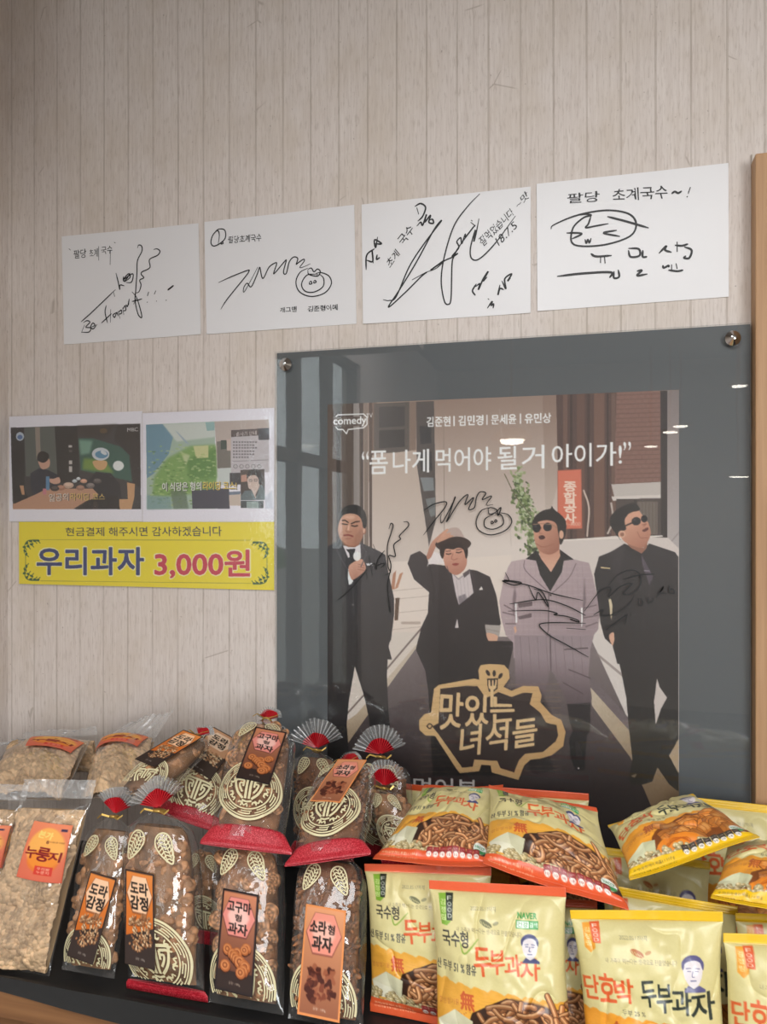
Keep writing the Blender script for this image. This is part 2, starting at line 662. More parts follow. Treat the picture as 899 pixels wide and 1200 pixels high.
def window(n, pts, axis):
    """frame with mullions and panes; pts = (a0, a1, z0, z1, plane)"""
    a0, a1, z0, z1, p = pts
    bm = bmesh.new()
    t = 0.05
    cuts = [a0 + (a1 - a0) * k / 3 for k in range(4)]
    for c in cuts:
        b = (c - t / 2, c + t / 2, p - 0.05, p, z0, z1)
        if axis == 'y': b = (b[2], b[3], b[0], b[1], b[4], b[5])
        bm_box(bm, *b)
    for z in (z0, z1 - 0.25 * 0, z0 + (z1 - z0) * 0.72):
        b = (a0, a1, p - 0.05, p, z - t / 2, z + t / 2)
        if axis == 'y': b = (b[2], b[3], b[0], b[1], b[4], b[5])
        bm_box(bm, *b)
    o = setp(obj_bm('window_%d' % n, bm, M_FRAME), kind='structure')
    bm = bmesh.new()
    b = (a0, a1, p - 0.028, p - 0.022, z0, z1)
    if axis == 'y': b = (b[2], b[3], b[0], b[1], b[4], b[5])
    bm_box(bm, *b)
    obj_bm('window_pane', bm, M_GLASSW, o)


window(1, (-2.5, -1.28, 0.25, 2.15, XL - 0.02), 'y')
window(2, (1.3, 2.8, 0.5, 2.2, YB - 0.02), 'x')
# outside: paved ground and a green hillside
quad_obj('ground_outside', -30, 30, -40, 12, -0.30, -0.10, flat_mat('outdoor_paving', (150, 148, 142), 0.9, 0.2, 2))
bm = bmesh.new()
n = 40
vs = [[bm.verts.new((-9 - 1.2 * j, -22 + 26.0 * i / n, -0.2 + (0.9 * j ** 1.1) * (0.8 + 0.3 * math.sin(i * 0.9 + j)) + 0.25 * math.sin(i * 2.3 + j * 1.7)))
       for i in range(n + 1)] for j in range(8)]
for j in range(7):
    for i in range(n):
        bm.faces.new((vs[j][i], vs[j][i + 1], vs[j + 1][i + 1], vs[j + 1][i]))
setp(obj_bm('hillside_outside', bm, M_GREEN, smooth=True), kind='structure')

# wooden board on the right of the poster
bx0 = at(882, 180)
bm = bmesh.new()
bm_box(bm, float(at(885.5, 500, -0.035)[0]), float(at(885.5, 500, -0.035)[0]) + 0.16, -0.035, -0.0005, SHELF_Z, float(at(892, 179, -0.035)[2]), 0.002)
setp(obj_bm('trim_1', bm, M_POSTW), kind='structure')
bm = bmesh.new()
bm_box(bm, float(at(880.6, 500)[0]), float(at(883.2, 500)[0]), -0.006, -0.0005, SHELF_Z, float(at(881, 182)[2]))
setp(obj_bm('trim_2', bm, M_WHITE), kind='structure')

# counter with the black mat that hangs a little over its front edge
C0 = empty('display_counter', (0.0, FRONT_Y / 2, 0.0), 'brown wooden counter under all the snack bags, black rubber mat along its edge', 'counter')
bm = bmesh.new()
cx0, cx1 = XL + 0.002, 0.75
bm_box(bm, cx0, cx1, FRONT_Y - 0.004, -0.003, SHELF_Z - 0.045, SHELF_Z - 0.004, 0.003)
bm_box(bm, cx0 + 0.02, cx1 - 0.02, -0.40, -0.02, 0.0, SHELF_Z - 0.045)
o = obj_bm('counter_top', bm, M_COUNTER, None)
o.parent = C0; o.location = -Vector(C0.location)
# black mat: flat part, a raised front lip, a flap with a slanting lower edge
n = 40
V, F = [], []
for i in range(n + 1):
    x = cx0 + 0.002 + (cx1 - cx0 - 0.004) * i / n
    zb = min(0.729, max(0.695, 0.7248 - 0.068 * (x + 0.762)))
    w = 0.0006 * math.sin(i * 1.7)
    for y, z in ((-0.004, SHELF_Z - 0.003), (FRONT_Y + 0.004, SHELF_Z - 0.003), (FRONT_Y + 0.0005 + w, SHELF_Z + 0.008), (FRONT_Y - 0.0015 + w, SHELF_Z + 0.008), (FRONT_Y - 0.008 + w, zb)):
        V.append((x, y, z))
for i in range(n):
    for k in range(4):
        a = i * 5 + k
        F.append((a, a + 1, a + 6, a + 5))
me = mesh_np('mat', np.array(V), F, smooth=False)
o = link('rubber_mat', me, M_BLACK, C0)
o.location = -Vector(C0.location)
md = o.modifiers.new('thickness', 'SOLIDIFY'); md.thickness = 0.002; md.offset = 1

# unseen box added at upper left to keep the ceiling light off that corner
quad_obj('light_blocker', XL, -0.54, -1.27, -0.80, 1.93, ZC, M_PLAIN)


# lamps hanging from the ceiling behind the camera, seen only as reflections in the acrylic
def glow(name, col, e):
    t = NT(name)
    t.t.nodes.remove(t.b)
    em = t.n('ShaderNodeEmission')
    em.inputs[0].default_value = col
    em.inputs[1].default_value = e
    t.l(em.outputs[0], t.out.inputs[0])
    return t.m


M_GLOW = glow('lamp_glow', (1.0, 0.93, 0.82, 1), 16.0)
CEIL = bpy.data.objects['ceiling']
for px, py, d, r, fl in ((600, 513, 3.6, .085, .55), (762, 523, 4.1, .042, .3), (785, 506, 4.1, .05, .25), (797, 499, 4.3, .05, .25), (868, 452, 3.2, .04, .25), (866, 558, 4.2, .07, .12)):
    h = at(px, py, -0.015)
    dv = h - CAM
    p = h + np.array([dv[0], -dv[1], dv[2]]) * (d / dv[1])
    bm = bmesh.new()
    bm_lathe(bm, [(r * .25, r * fl), (r * .8, r * fl * .8), (r, 0), (r * .8, -r * fl * .8), (r * .2, -r * fl)], p, 'z', 24)
    o = obj_bm('lamp_globe', bm, M_GLOW, CEIL, smooth=True)
    bm = bmesh.new()
    bm_lathe(bm, [(r * 1.5, -r * fl * .3), (r * 1.55, r * fl * .1), (r * .9, r * fl * 1.1), (.012, r * fl * 1.5), (.006, r * fl * 1.6), (.006, ZC - p[2])], p, 'z', 24)
    obj_bm('lamp_shade', bm, M_POSTW, CEIL)
# ------------------------------------------------------------------ things on the wall
def Z(x0, y0, s, *pts):
    """points read off an enlarged detail -> photograph pixels"""
    return [(x0 + x / s, y0 + y / s) for x, y in pts]


M_PAPER = print_mat('white_paper', 0.35, 0.15, 0.25)
M_INK = flat_mat('black_marker_ink', (22, 22, 24), 0.45, 0.1, 200)


def ribbon(V, F, P, w, surf, off, taper=True):
    """one pen stroke laid on a surface; P in wall coordinates (x, z)"""
    P = np.asarray(P, float)
    if len(P) < 2: return
    d = np.gradient(P, axis=0)
    d /= np.maximum(np.linalg.norm(d, axis=1), 1e-9)[:, None]
    nrm = np.stack([-d[:, 1], d[:, 0]], 1)
    t = np.linspace(0, 1, len(P))
    ww = w / 2 * (np.minimum(1, 0.45 + 4 * np.minimum(t, 1 - t)) if taper else np.ones(len(P)))
    A, B = P + nrm * ww[:, None], P - nrm * ww[:, None]
    b = len(V)
    for p, q in zip(A, B):
        V.append((p[0], surf(*p) - off, p[1]))
        V.append((q[0], surf(*q) - off, q[1]))
    for i in range(len(P) - 1):
        F.append((b + 2 * i, b + 2 * i + 2, b + 2 * i + 3, b + 2 * i + 1))


def lettering(V, F, st, quad_px, surf, off, bold=0.0, wob=0.0):
    U, f, E = glyphs(st, bold)
    if wob:
        U = U + wob * np.stack([np.sin(U[:, 1] * 9 + U[:, 0] * 13), np.cos(U[:, 0] * 17 + U[:, 1] * 3)], 1)
    P = wallmap(quadmap(U, quad_px))
    b = len(V)
    V += [(p[0], surf(*p) - off, p[1]) for p in P]
    F += [tuple(b + i for i in g) for g in f]


def paper(name, corners, strokes, letters, label, seed, w=1.5):
    q = wallmap(corners)
    c = q.mean(0)
    ex = (q[1] - q[0] + q[2] - q[3]) / 2
    ez = (q[0] - q[3] + q[1] - q[2]) / 2
    def surf(x, z):
        u = ((np.array([x, z]) - c) @ ex) / (ex @ ex)
        v = ((np.array([x, z]) - c) @ ez) / (ez @ ez)
        curl = 0.006 * max(0, u + v * 0 - 0.25) ** 2 * (1 if seed % 2 else 0.4) * max(0, 0.5 - v) * 4
        curl += 0.008 * max(0, -u - 0.25) ** 2 * max(0, 0.5 - v) * 4
        return -0.0014 - curl - 0.0006 * math.sin(6 * u + seed) * math.cos(4 * v + seed)
    n, m = 22, 16
    root = (float(c[0]), -0.001, float(c[1]))
    V = []
    for j in range(m + 1):
        for i in range(n + 1):
            p = quadmap(np.array([[i / n, j / m]]), q)[0]
            V.append((p[0], surf(*p), p[1]))
    V = np.array(V)
    me = mesh_np(name, V - np.array(root), grid_faces(m + 1, n + 1), np.full((len(V), 3), (232 / 255., 231 / 255., 233 / 255.)), False)
    o = link(name, me, M_PAPER, None, root)
    setp(o, label, 'paper', 'autographed sheets in a row on the wall')
    md = o.modifiers.new('thickness', 'SOLIDIFY'); md.thickness = 0.0007; md.offset = -1
    V, F = [], []
    px = 0.00168
    for s in strokes:
        ww = w
        if isinstance(s[0], (int, float)): ww, s = s[0], s[1]
        ribbon(V, F, wallmap(smooth_line(s, 8)), ww * px, surf, 0.0006)
    for st, quad, bold in letters:
        lettering(V, F, st, quad, surf, 0.0006, bold, 0.012)
    link('handwriting', mesh_np('handwriting', np.array(V) - np.array(root), F, smooth=False), M_INK, o)
    return o


k = 5.288
z = lambda *p: Z(70, 255, k, *p)
paper('signed_paper', [(73, 277.5), (233, 262), (236, 392), (76, 404)], [
    z((485, 190), (492, 172), (510, 178), (512, 210), (485, 270), (482, 350), (475, 460), (472, 520), (490, 600), (512, 622), (508, 585), (482, 500), (452, 462)),
    z((585, 200), (605, 195), (624, 210), (610, 235), (560, 262), (562, 312), (515, 338), (510, 355), (525, 375), (500, 390), (508, 420), (495, 462), (470, 470)),
    z((135, 648), (200, 590), (350, 448)), z((338, 465), (345, 492)),
    z((352, 345), (366, 400), (376, 448), (378, 420), (405, 425)), z((398, 365), (400, 395), (420, 380), (440, 345)),
    z((405, 402), (440, 372), (430, 350), (400, 385), (456, 350), (450, 400), (415, 405)),
    z((158, 665), (138, 715)), z((150, 652), (172, 640), (190, 650), (165, 680), (195, 685), (185, 710), (140, 712)),
    z((200, 680), (222, 668), (208, 655), (195, 680), (212, 690), (235, 662)),
    z((292, 545), (285, 590), (300, 655)), z((262, 655), (300, 620), (325, 596)), z((320, 570), (318, 652)),
    z((355, 590), (335, 605), (345, 620), (358, 590), (366, 612)), z((366, 580), (378, 628)), z((368, 590), (385, 575), (388, 595), (370, 600)),
    z((394, 560), (402, 605)), z((395, 570), (410, 548), (414, 575), (398, 580)), z((415, 540), (425, 552), (436, 505)), z((436, 505), (432, 545)),
    z((452, 522), (485, 515), (515, 505)), z((462, 540), (480, 505)),
    (2.0, z((548, 488), (556, 462))), (2.0, z((590, 478), (600, 455))), (2.0, z((672, 452), (690, 438), (710, 422))),
    (2.4, z((545, 525), (549, 528))), (2.4, z((603, 518), (606, 521))), (2.4, z((662, 512), (666, 516))),
    z((62, 195), (72, 205)), z((340, 155), (350, 160)),
    z((245, 180), (246, 268)), z((318, 205), (316, 295)),
], [('팔당', z((90, 205), (168, 195), (170, 250), (95, 258)), 0.0), ('초계', z((185, 200), (240, 192), (240, 245), (190, 248)), 0.0),
    ('국수', z((260, 185), (330, 172), (330, 225), (262, 230)), 0.0)],
    'white signed sheet reading Be Happy, lowest and leftmost of the four sheets', 1, 1.3)

k = 4.833
z = lambda *p: Z(236, 235, k, *p)
paper('signed_paper', [(240, 260.5), (415.5, 240.5), (418, 379.5), (243, 392)], [
    z((100, 467), (180, 430), (262, 398), (272, 402), (250, 435), (150, 560), (113, 618)),
    z((322, 378), (285, 450), (245, 520), (243, 495), (262, 470), (285, 490), (318, 420), (330, 385), (335, 385), (345, 435), (357, 437), (385, 380), (420, 355), (428, 362), (412, 412), (422, 408), (475, 345), (482, 345), (468, 400), (472, 418), (485, 410), (500, 350), (525, 322), (548, 330), (540, 362), (550, 355), (580, 335), (585, 345), (560, 380), (580, 378), (620, 360)),
    z((605, 385), (560, 410), (538, 465), (560, 520), (625, 545), (700, 525), (738, 475), (725, 430), (680, 410), (650, 415)),
    z((660, 418), (600, 425), (570, 475), (590, 515), (640, 520), (690, 490), (695, 445), (672, 418)),
    z((605, 395), (612, 420), (660, 430), (676, 405), (660, 390), (640, 405), (625, 385), (605, 392)),
    z((655, 430), (662, 418)),
    z((615, 462), (615, 475), (628, 472), (624, 460), (615, 462)), z((638, 460), (640, 468), (652, 464), (648, 455), (638, 458)),
    z((72, 190), (100, 165), (135, 170), (138, 215), (105, 248), (72, 260), (58, 240), (68, 200), (95, 172), (105, 200), (98, 255)),
    z((118, 238), (115, 248), (126, 245), (122, 236), (116, 240)),
], [('팔당초계국수', z((155, 205), (342, 188), (342, 232), (155, 245)), 0.005),
    ('개그맨', z((448, 608), (542, 600), (542, 632), (448, 636)), 0.012), ('김준형이예', z((605, 600), (772, 588), (774, 622), (605, 632)), 0.012)],
    'white signed sheet with a round doodle, above the left end of the poster', 2, 1.25)

k = 4.364
z = lambda *p: Z(420, 215, k, *p)
paper('signed_paper', [(424, 240), (622, 219), (622, 367), (426, 380)], [
    z((128, 596), (160, 600), (195, 580), (260, 430), (330, 320), (425, 195), (390, 235), (300, 400), (215, 540), (155, 635), (240, 560), (320, 480), (350, 455), (275, 495)),
    z((350, 455), (400, 435), (440, 395), (370, 445), (440, 398), (480, 380), (510, 360), (480, 375), (515, 330), (505, 300), (525, 280), (530, 310), (548, 262), (550, 275), (590, 225), (598, 220), (575, 200)),
    (1.6, z((577, 190), (585, 195))),
    z((622, 55), (560, 120), (490, 220), (440, 380), (425, 500), (440, 600), (460, 620), (475, 590), (480, 420), (490, 375), (520, 320), (600, 215)),
    z((618, 182), (605, 250), (592, 300), (600, 240), (575, 330), (580, 385), (620, 388), (700, 310), (805, 168)),
    (1.7, z((290, 120), (320, 105), (345, 125), (330, 170), (305, 195))), (1.7, z((300, 125), (310, 160))),
    (1.7, z((300, 220), (320, 200), (330, 215), (350, 160), (340, 200), (370, 165), (362, 200), (385, 205), (380, 185), (365, 190))),
    (1.7, z((42, 445), (45, 370), (85, 335))), (1.7, z((45, 395), (75, 400), (72, 345), (78, 410))), (1.7, z((80, 310), (120, 310), (85, 290), (90, 330), (100, 275))),
    (1.7, z((98, 365), (95, 390), (112, 380))),
    (1.7, z((605, 515), (585, 550), (600, 575))), (1.7, z((600, 530), (622, 515), (615, 545), (640, 490), (665, 452), (640, 500), (660, 480))),
    (1.7, z((663, 590), (670, 596))), (1.7, z((660, 640), (685, 605), (680, 625), (692, 618), (690, 640))),
    (1.7, z((725, 520), (715, 572), (725, 540), (745, 545))), (1.7, z((735, 500), (755, 540), (750, 490), (785, 465), (765, 500), (780, 485))),
], [('초계', z((140, 400), (190, 335), (215, 365), (165, 440)), 0.004), ('국수', z((195, 290), (262, 205), (290, 245), (235, 320)), 0.004),
    ('잘먹었습니다', z((612, 285), (780, 125), (800, 160), (640, 330)), 0.004), ('~맛', z((800, 105), (858, 35), (876, 75), (818, 130)), 0.0),
    ('18.7.5', z((700, 285), (795, 195), (815, 225), (720, 325)), 0.0)],
    'white signed sheet dated 18.7.5 in slanting lines, third sheet from the left', 3, 1.45)

k = 3.858
z = lambda *p: Z(625, 190, k, *p)
paper('signed_paper', [(629, 216), (853.5, 191.5), (854, 348), (630, 365)], [
    z((80, 305), (95, 285), (200, 242), (330, 220), (430, 235), (465, 280), (440, 335), (340, 372), (230, 382), (175, 365), (180, 300), (225, 255), (262, 242), (235, 238), (190, 245)),
    z((262, 242), (250, 280), (238, 298), (285, 290), (340, 280)), (2.1, z((335, 248), (420, 270), (522, 300))),
    (1.9, z((150, 322), (200, 322), (218, 328), (172, 350))), (1.9, z((378, 310), (318, 322), (392, 338))),
    (1.7, z((234, 350), (240, 368), (247, 352), (254, 366), (262, 345))),
    (2.1, z((260, 415), (285, 428), (355, 424))), (2.1, z((305, 428), (304, 458))), (2.1, z((322, 428), (325, 460))),
    (2.0, z((430, 400), (440, 430), (480, 425), (476, 395), (430, 392))), (2.0, z((495, 400), (495, 430), (515, 430))),
    (2.0, z((568, 415), (600, 382), (596, 400), (625, 410))), (2.0, z((650, 362), (650, 408))), (2.0, z((640, 378), (672, 380), (700, 372))), (2.0, z((682, 385), (715, 400), (705, 435), (682, 435), (690, 425))),
    (2.3, z((108, 518), (220, 505), (350, 500), (345, 525))), (2.0, z((365, 495), (365, 525), (388, 520), (384, 488))),
    (2.1, z((468, 495), (490, 492), (470, 515), (516, 508))),
    (2.0, z((585, 468), (590, 480), (610, 470), (612, 478))), (2.0, z((625, 465), (625, 490))), (2.0, z((610, 490), (650, 495), (678, 490))), (2.0, z((645, 460), (650, 485))),
    (1.9, z((710, 115), (700, 145))), (2.6, z((694, 157), (697, 160))), (1.9, z((625, 145), (640, 135), (655, 142), (672, 132))),
], [('팔당', z((155, 145), (300, 132), (300, 180), (155, 190)), 0.004), ('초계국수', z((358, 125), (608, 105), (608, 165), (358, 180)), 0.004)],
    'white signed sheet with a large oval drawing, rightmost and largest of the row', 4, 1.75)


# ------------------------------------------------------------------ printed sheets in clear laminate
M_PRINT_LAM = print_mat('laminated_print', 0.35, 0.9, 0.06, (38, 0.16, 0.004))
M_LAM = film_mat('clear_laminate', (0.985, 0.985, 0.99), 0.015, 0.03, 0.08, 40, 0.22, 0.004)


def canvas_for(corners, ppx, bg):
    q = wallmap(corners)
    lo, hi = q.min(0), q.max(0)
    sc = ppx
    cv = Canvas((hi[0] - lo[0]) * sc, (hi[1] - lo[1]) * sc,
                lambda P: (wallmap(P) - np.array([lo[0], hi[1]])) * np.array([sc, -sc]), bg)
    return cv, lo, hi


def flat_print(name, cv, lo, hi, y, mat, nr, nc, parent=None, wav=0.0, thick=0.0006, seed=0):
    c = cv.sample(nr, nc)
    xs, zs = np.linspace(lo[0], hi[0], nc), np.linspace(hi[1], lo[1], nr)
    X, Zz = np.meshgrid(xs, zs)
    Y = y - wav * (0.5 + fbm(X * 14, Zz * 14, seed, 2))
    V = np.stack([X, Y, Zz], -1).reshape(-1, 3)
    root = np.array([(lo[0] + hi[0]) / 2, y, (lo[1] + hi[1]) / 2]) if parent is None else np.array(parent.location)
    F = grid_faces(nr, nc)
    # back and rim
    n = len(V)
    b = np.array([0, (nr - 1) * nc, nr * nc - 1, nc - 1])
    Vb = V[b] + np.array([0, thick, 0])
    V2 = np.vstack([V, Vb])
    F2 = np.vstack([F, [[n, n + 3, n + 2, n + 1]]])
    col = np.vstack([c.reshape(-1, 3), np.full((4, 3), 0.85)])
    return link(name, mesh_np(name, V2 - root, F2, col), mat, parent, tuple(root))


def laminate_sheet(o, corners, y, wav=0.0008, seed=1):
    q = wallmap(corners)
    n, m = 26, 18
    U = np.array([[i / n, j / m] for j in range(m + 1) for i in range(n + 1)])
    P = quadmap(U, q)
    Y = y - wav * (0.6 + fbm(P[:, 0] * 20, P[:, 1] * 20, seed, 2))
    V = np.stack([P[:, 0], Y, P[:, 1]], 1) - np.array(o.location)
    return link('laminate', mesh_np('laminate', V, grid_faces(m + 1, n + 1)), M_LAM, o)


# left screen capture: two diners at a table
k = 5.62
z = lambda *p: Z(10, 480, k, *p)
cq = [(12, 488.5), (166.5, 484.5), (167.5, 611), (14, 610.5)]
cv, lo, hi = canvas_for(cq, 2400, (242, 240, 248))
P_ = lambda c, *p, **kw: cv.poly(z(*p), c=c, **kw)
P_((62, 60, 60), (20, 120), (870, 95), (878, 655), (35, 655))
P_((92, 98, 92), (108, 118), (320, 110), (325, 440), (120, 440))
P_((44, 41, 40), (22, 120), (108, 118), (112, 560), (40, 600))
P_((150, 138, 126), (180, 118), (212, 117), (218, 280), (190, 330))
P_((40, 38, 37), (310, 110), (460, 108), (470, 480), (330, 480))
P_((58, 52, 48), (460, 108), (720, 98), (640, 190), (470, 170), blur=4)
P_((58, 96, 84), (465, 190), (560, 190), (830, 270), (850, 480), (480, 400))
P_((120, 150, 70), (500, 320), (640, 330), (700, 420), (490, 395), blur=6)
P_((120, 160, 140), (470, 200), (560, 205), (540, 290), (480, 300), blur=5)
P_((50, 46, 44), (720, 98), (872, 95), (875, 520), (820, 480), (800, 300), (700, 200), blur=2)
cv.ell(*z((630, 140))[0], 4.5, 3, (120, 90, 50), a=.6, blur=1)
for i, (y0, y1) in enumerate(((235, 250), (265, 280), (335, 360), (372, 412))):
    cv.rect(*z((400 + i, y0))[0], *z((424, y1))[0], (205, 200, 195) if i != 1 else (90, 85, 82), blur=1)
# diner on the left
P_((40, 44, 56), (150, 420), (210, 385), (270, 400), (330, 430), (320, 540), (170, 570), (150, 500))
P_((206, 160, 138), (205, 330), (272, 325), (275, 372), (235, 395), (210, 370), sm=4)
P_((28, 24, 24), (195, 330), (205, 285), (240, 275), (272, 300), (262, 335), (232, 350), sm=4)
P_((214, 168, 146), (258, 455), (300, 455), (338, 445), (345, 480), (300, 490), sm=4)
# diner on the right behind a round emblem
P_((42, 42, 46), (520, 480), (580, 410), (680, 420), (740, 490), (750, 600), (560, 620))
P_((214, 170, 120), (560, 340), (650, 340), (640, 390), (590, 395), sm=4)
cv.ell(*z((612, 293))[0], 10.2, 7.6, (208, 214, 218)); cv.ell(*z((618, 296))[0], 7.5, 4.6, (96, 146, 176)); cv.ell(*z((632, 285))[0], 4, 2, (214, 220, 222), rot=.5)
cv.ell(*z((728, 370))[0], 6.4, 5.9, (236, 240, 236), blur=1)
# table, dishes, chairs
P_((196, 150, 122), (35, 620), (180, 560), (260, 520), (560, 520), (600, 560), (450, 655), (35, 655))
P_((34, 31, 30), (35, 520), (100, 510), (135, 580), (45, 620)); P_((206, 158, 120), (78, 500), (105, 500), (112, 560), (95, 560))
for dx, dy, r, c in ((400, 498, 6, (200, 170, 150)), (440, 470, 3, (190, 200, 204)), (465, 455, 2.6, (206, 214, 216)), (500, 470, 4, (214, 160, 130)), (350, 515, 5, (170, 120, 96)), (478, 515, 5, (160, 120, 100)), (310, 520, 5, (66, 58, 56)), (590, 470, 5, (90, 82, 80)), (545, 500, 5, (120, 110, 106))):
    cv.ell(*z((dx, dy))[0], r, r * .62, c); cv.ell(*z((dx, dy - 6))[0], r * .7, r * .35, tuple(min(255, v + 25) for v in c))
cv.rect(*z((252, 440))[0], *z((275, 530))[0], (96, 140, 176), blur=1); cv.rect(*z((232, 520))[0], *z((255, 558))[0], (206, 130, 140))
P_((206, 160, 116), (785, 480), (838, 490), (832, 580), (815, 655), (735, 655), (735, 590), (790, 590)); P_((206, 160, 116), (565, 600), (590, 610), (595, 655), (560, 655))
P_((36, 33, 33), (600, 580), (720, 560), (740, 655), (430, 655), (520, 600), a=.85)
cv.ell(*z((82, 178))[0], 4.6, 5.2, (190, 202, 214)); cv.ell(*z((82, 182))[0], 3.0, 2.8, (90, 120, 168))
for o_, c_ in ((1.1, (40, 34, 32)), (0.0, (232, 226, 214))):
    cv.text('일공의', Z(10, 480, k, (272 + 4 * o_, 555 + 4 * o_), (398 + 4 * o_, 548 + 4 * o_), (398 + 4 * o_, 600), (272 + 4 * o_, 606)), c_, 0.02)
    cv.text('라이딩 코스', Z(10, 480, k, (412 + 4 * o_, 548 + 4 * o_), (640 + 4 * o_, 552 + 4 * o_), (640 + 4 * o_, 596), (412 + 4 * o_, 600)), c_ if o_ else (226, 196, 110), 0.02)
cv.text('MBC', z((786, 122), (856, 118), (858, 142), (786, 146)), (216, 214, 214), 0.03)
cv.grain(0.03, 2.0, 7)
o = flat_print('screen_print', cv, lo, hi, -0.0022, M_PRINT_LAM, 250, 350, None, 0.0007)
setp(o, 'laminated screen capture print of two diners at a table, left of the pair', 'poster', 'laminated screen captures above the yellow sign')
laminate_sheet(o, [(11.5, 486.5), (168, 482.5), (169, 613), (13, 612.5)], -0.0033)

# right screen capture: green window view and a small portrait inset
k = 5.62
z = lambda *p: Z(165, 475, k, *p)
cq = [(168, 484.5), (320.5, 478.5), (322, 611.5), (169, 611)]
cv, lo, hi = canvas_for(cq, 2400, (242, 240, 249))
P_ = lambda c, *p, **kw: cv.poly(z(*p), c=c, **kw)
P_((168, 190, 172), (40, 128), (490, 108), (505, 680), (45, 685))
P_((112, 152, 170), (40, 128), (150, 125), (220, 200), (190, 320), (90, 450), (45, 480))
P_((206, 214, 206), (150, 125), (490, 110), (495, 210), (240, 240), blur=3)
P_((150, 186, 184), (430, 112), (490, 110), (492, 165), (440, 170)); P_((160, 180, 190), (230, 165), (300, 250), (330, 260), (250, 180), blur=1)
P_((128, 168, 92), (95, 470), (180, 350), (330, 270), (500, 260), (505, 560), (200, 600), (80, 600), blur=6)
P_((96, 142, 70), (300, 360), (500, 280), (505, 480), (330, 490), blur=8)
P_((206, 208, 150), (350, 270), (450, 265), (450, 345), (370, 350), blur=1); P_((190, 204, 150), (270, 310), (330, 330), (300, 400), blur=3)
rs = np.random.RandomState(3)
for i in range(260):
    x, y = 60 + rs.rand() * 440, 250 + rs.rand() ** .7 * 420
    g = rs.rand()
    cv.ell(*z((x, y))[0], 1.1 + rs.rand() * 1.6, .9, [(84, 128, 60), (160, 192, 110), (190, 206, 150)][int(g * 2.99)], a=.55)
P_((120, 156, 160), (45, 590), (200, 600), (210, 680), (45, 685), blur=4, a=.7); P_((90, 110, 90), (200, 560), (300, 560), (320, 680), (220, 680), blur=3, a=.7)
P_((64, 66, 80), (340, 560), (585, 545), (590, 680), (345, 680))
P_((190, 176, 168), (490, 108), (845, 95), (850, 150), (600, 165), (600, 440), (510, 440))
P_((120, 116, 108), (505, 240), (595, 230), (598, 410), (510, 415)); P_((60, 74, 66), (530, 232), (568, 230), (570, 288), (530, 292)); P_((206, 186, 176), (570, 225), (598, 222), (598, 300), (572, 300))
P_((206, 214, 210), (510, 415), (600, 410), (605, 520), (515, 525)); P_((44, 46, 54), (590, 445), (670, 440), (672, 520), (590, 525))
P_((86, 74, 74), (600, 165), (845, 150), (848, 195), (600, 210)); P_((196, 190, 194), (600, 210), (845, 195), (850, 440), (600, 445))
P_((44, 48, 60), (775, 155), (848, 150), (850, 228), (780, 230));
cv.text('출사기 안내', z((632, 178), (765, 168), (765, 196), (632, 206)), (214, 204, 200), 0.01)
for i, (y, x1) in enumerate(((238, 770), (258, 750), (276, 765), (298, 745), (318, 740), (338, 712))):
    for j in range(9):
        x = 612 + j * 18
        if x < x1: cv.rect(*z((x, y))[0], *z((x + 12, y + 10))[0], (96, 92, 96), a=.8)
for j in range(5):
    cv.ell(*z((628 + j * 39, 402))[0], 2.6, 2.4, (128, 124, 126)); cv.ell(*z((628 + j * 39, 402))[0], 1.9, 1.7, (188, 182, 184))
cv.line(z((610, 370), (840, 360)), .6, (130, 126, 128))
P_((72, 92, 112), (585, 570), (660, 565), (660, 590), (585, 598), a=.8); P_((206, 190, 176), (585, 590), (660, 585), (662, 660), (588, 660))
P_((70, 60, 56), (660, 425), (818, 420), (820, 622), (662, 625)); P_((196, 150, 132), (665, 460), (700, 455), (705, 500), (665, 505))
P_((208, 186, 174), (712, 470), (780, 465), (785, 530), (760, 590), (770, 620), (730, 620), (735, 560), (712, 540), sm=4)
P_((26, 24, 26), (705, 475), (715, 430), (760, 420), (798, 440), (798, 500), (782, 520), (778, 480), (750, 455), (720, 460), sm=4)
P_((96, 112, 116), (662, 600), (690, 560), (735, 560), (760, 615), (790, 520), (818, 540), (820, 622), (662, 625))
cv.line(z((716, 488), (735, 487), (736, 500), (718, 500)), .5, (60, 54, 54), closed=True); cv.line(z((750, 486), (770, 485), (770, 498), (752, 499)), .5, (60, 54, 54), closed=True)
cv.rect(*z((662, 628))[0], *z((812, 676))[0], (58, 70, 74)); cv.rect(*z((700, 632))[0], *z((780, 676))[0], (150, 168, 166))
P_((190, 200, 216), (820, 600), (870, 560), (875, 680), (822, 680), a=.5)
for o_, c_ in ((1.0, (46, 52, 44)), (0.0, (240, 240, 236))):
    cv.text('이 식당은 형의', Z(165, 475, k, (146 + 5 * o_, 508 + 5 * o_), (402 + 5 * o_, 502 + 5 * o_), (402 + 5 * o_, 560 + 3 * o_), (146 + 5 * o_, 564 + 3 * o_)), c_, 0.025)
    cv.text('라이딩 코스!', Z(165, 475, k, (414 + 5 * o_, 502 + 5 * o_), (634 + 5 * o_, 500 + 5 * o_), (634 + 5 * o_, 556 + 3 * o_), (414 + 5 * o_, 558 + 3 * o_)), c_ if o_ else (240, 206, 90), 0.025)
cv.grain(0.04, 2.0, 9)
o = flat_print('screen_print', cv, lo, hi, -0.0022, M_PRINT_LAM, 250, 350, None, 0.0007, seed=4)
setp(o, 'laminated screen capture print of a green window view, right of the pair', 'poster', 'laminated screen captures above the yellow sign')
laminate_sheet(o, [(167, 482.5), (321.5, 476.5), (323, 613), (168, 613.5)], -0.0033, seed=3)

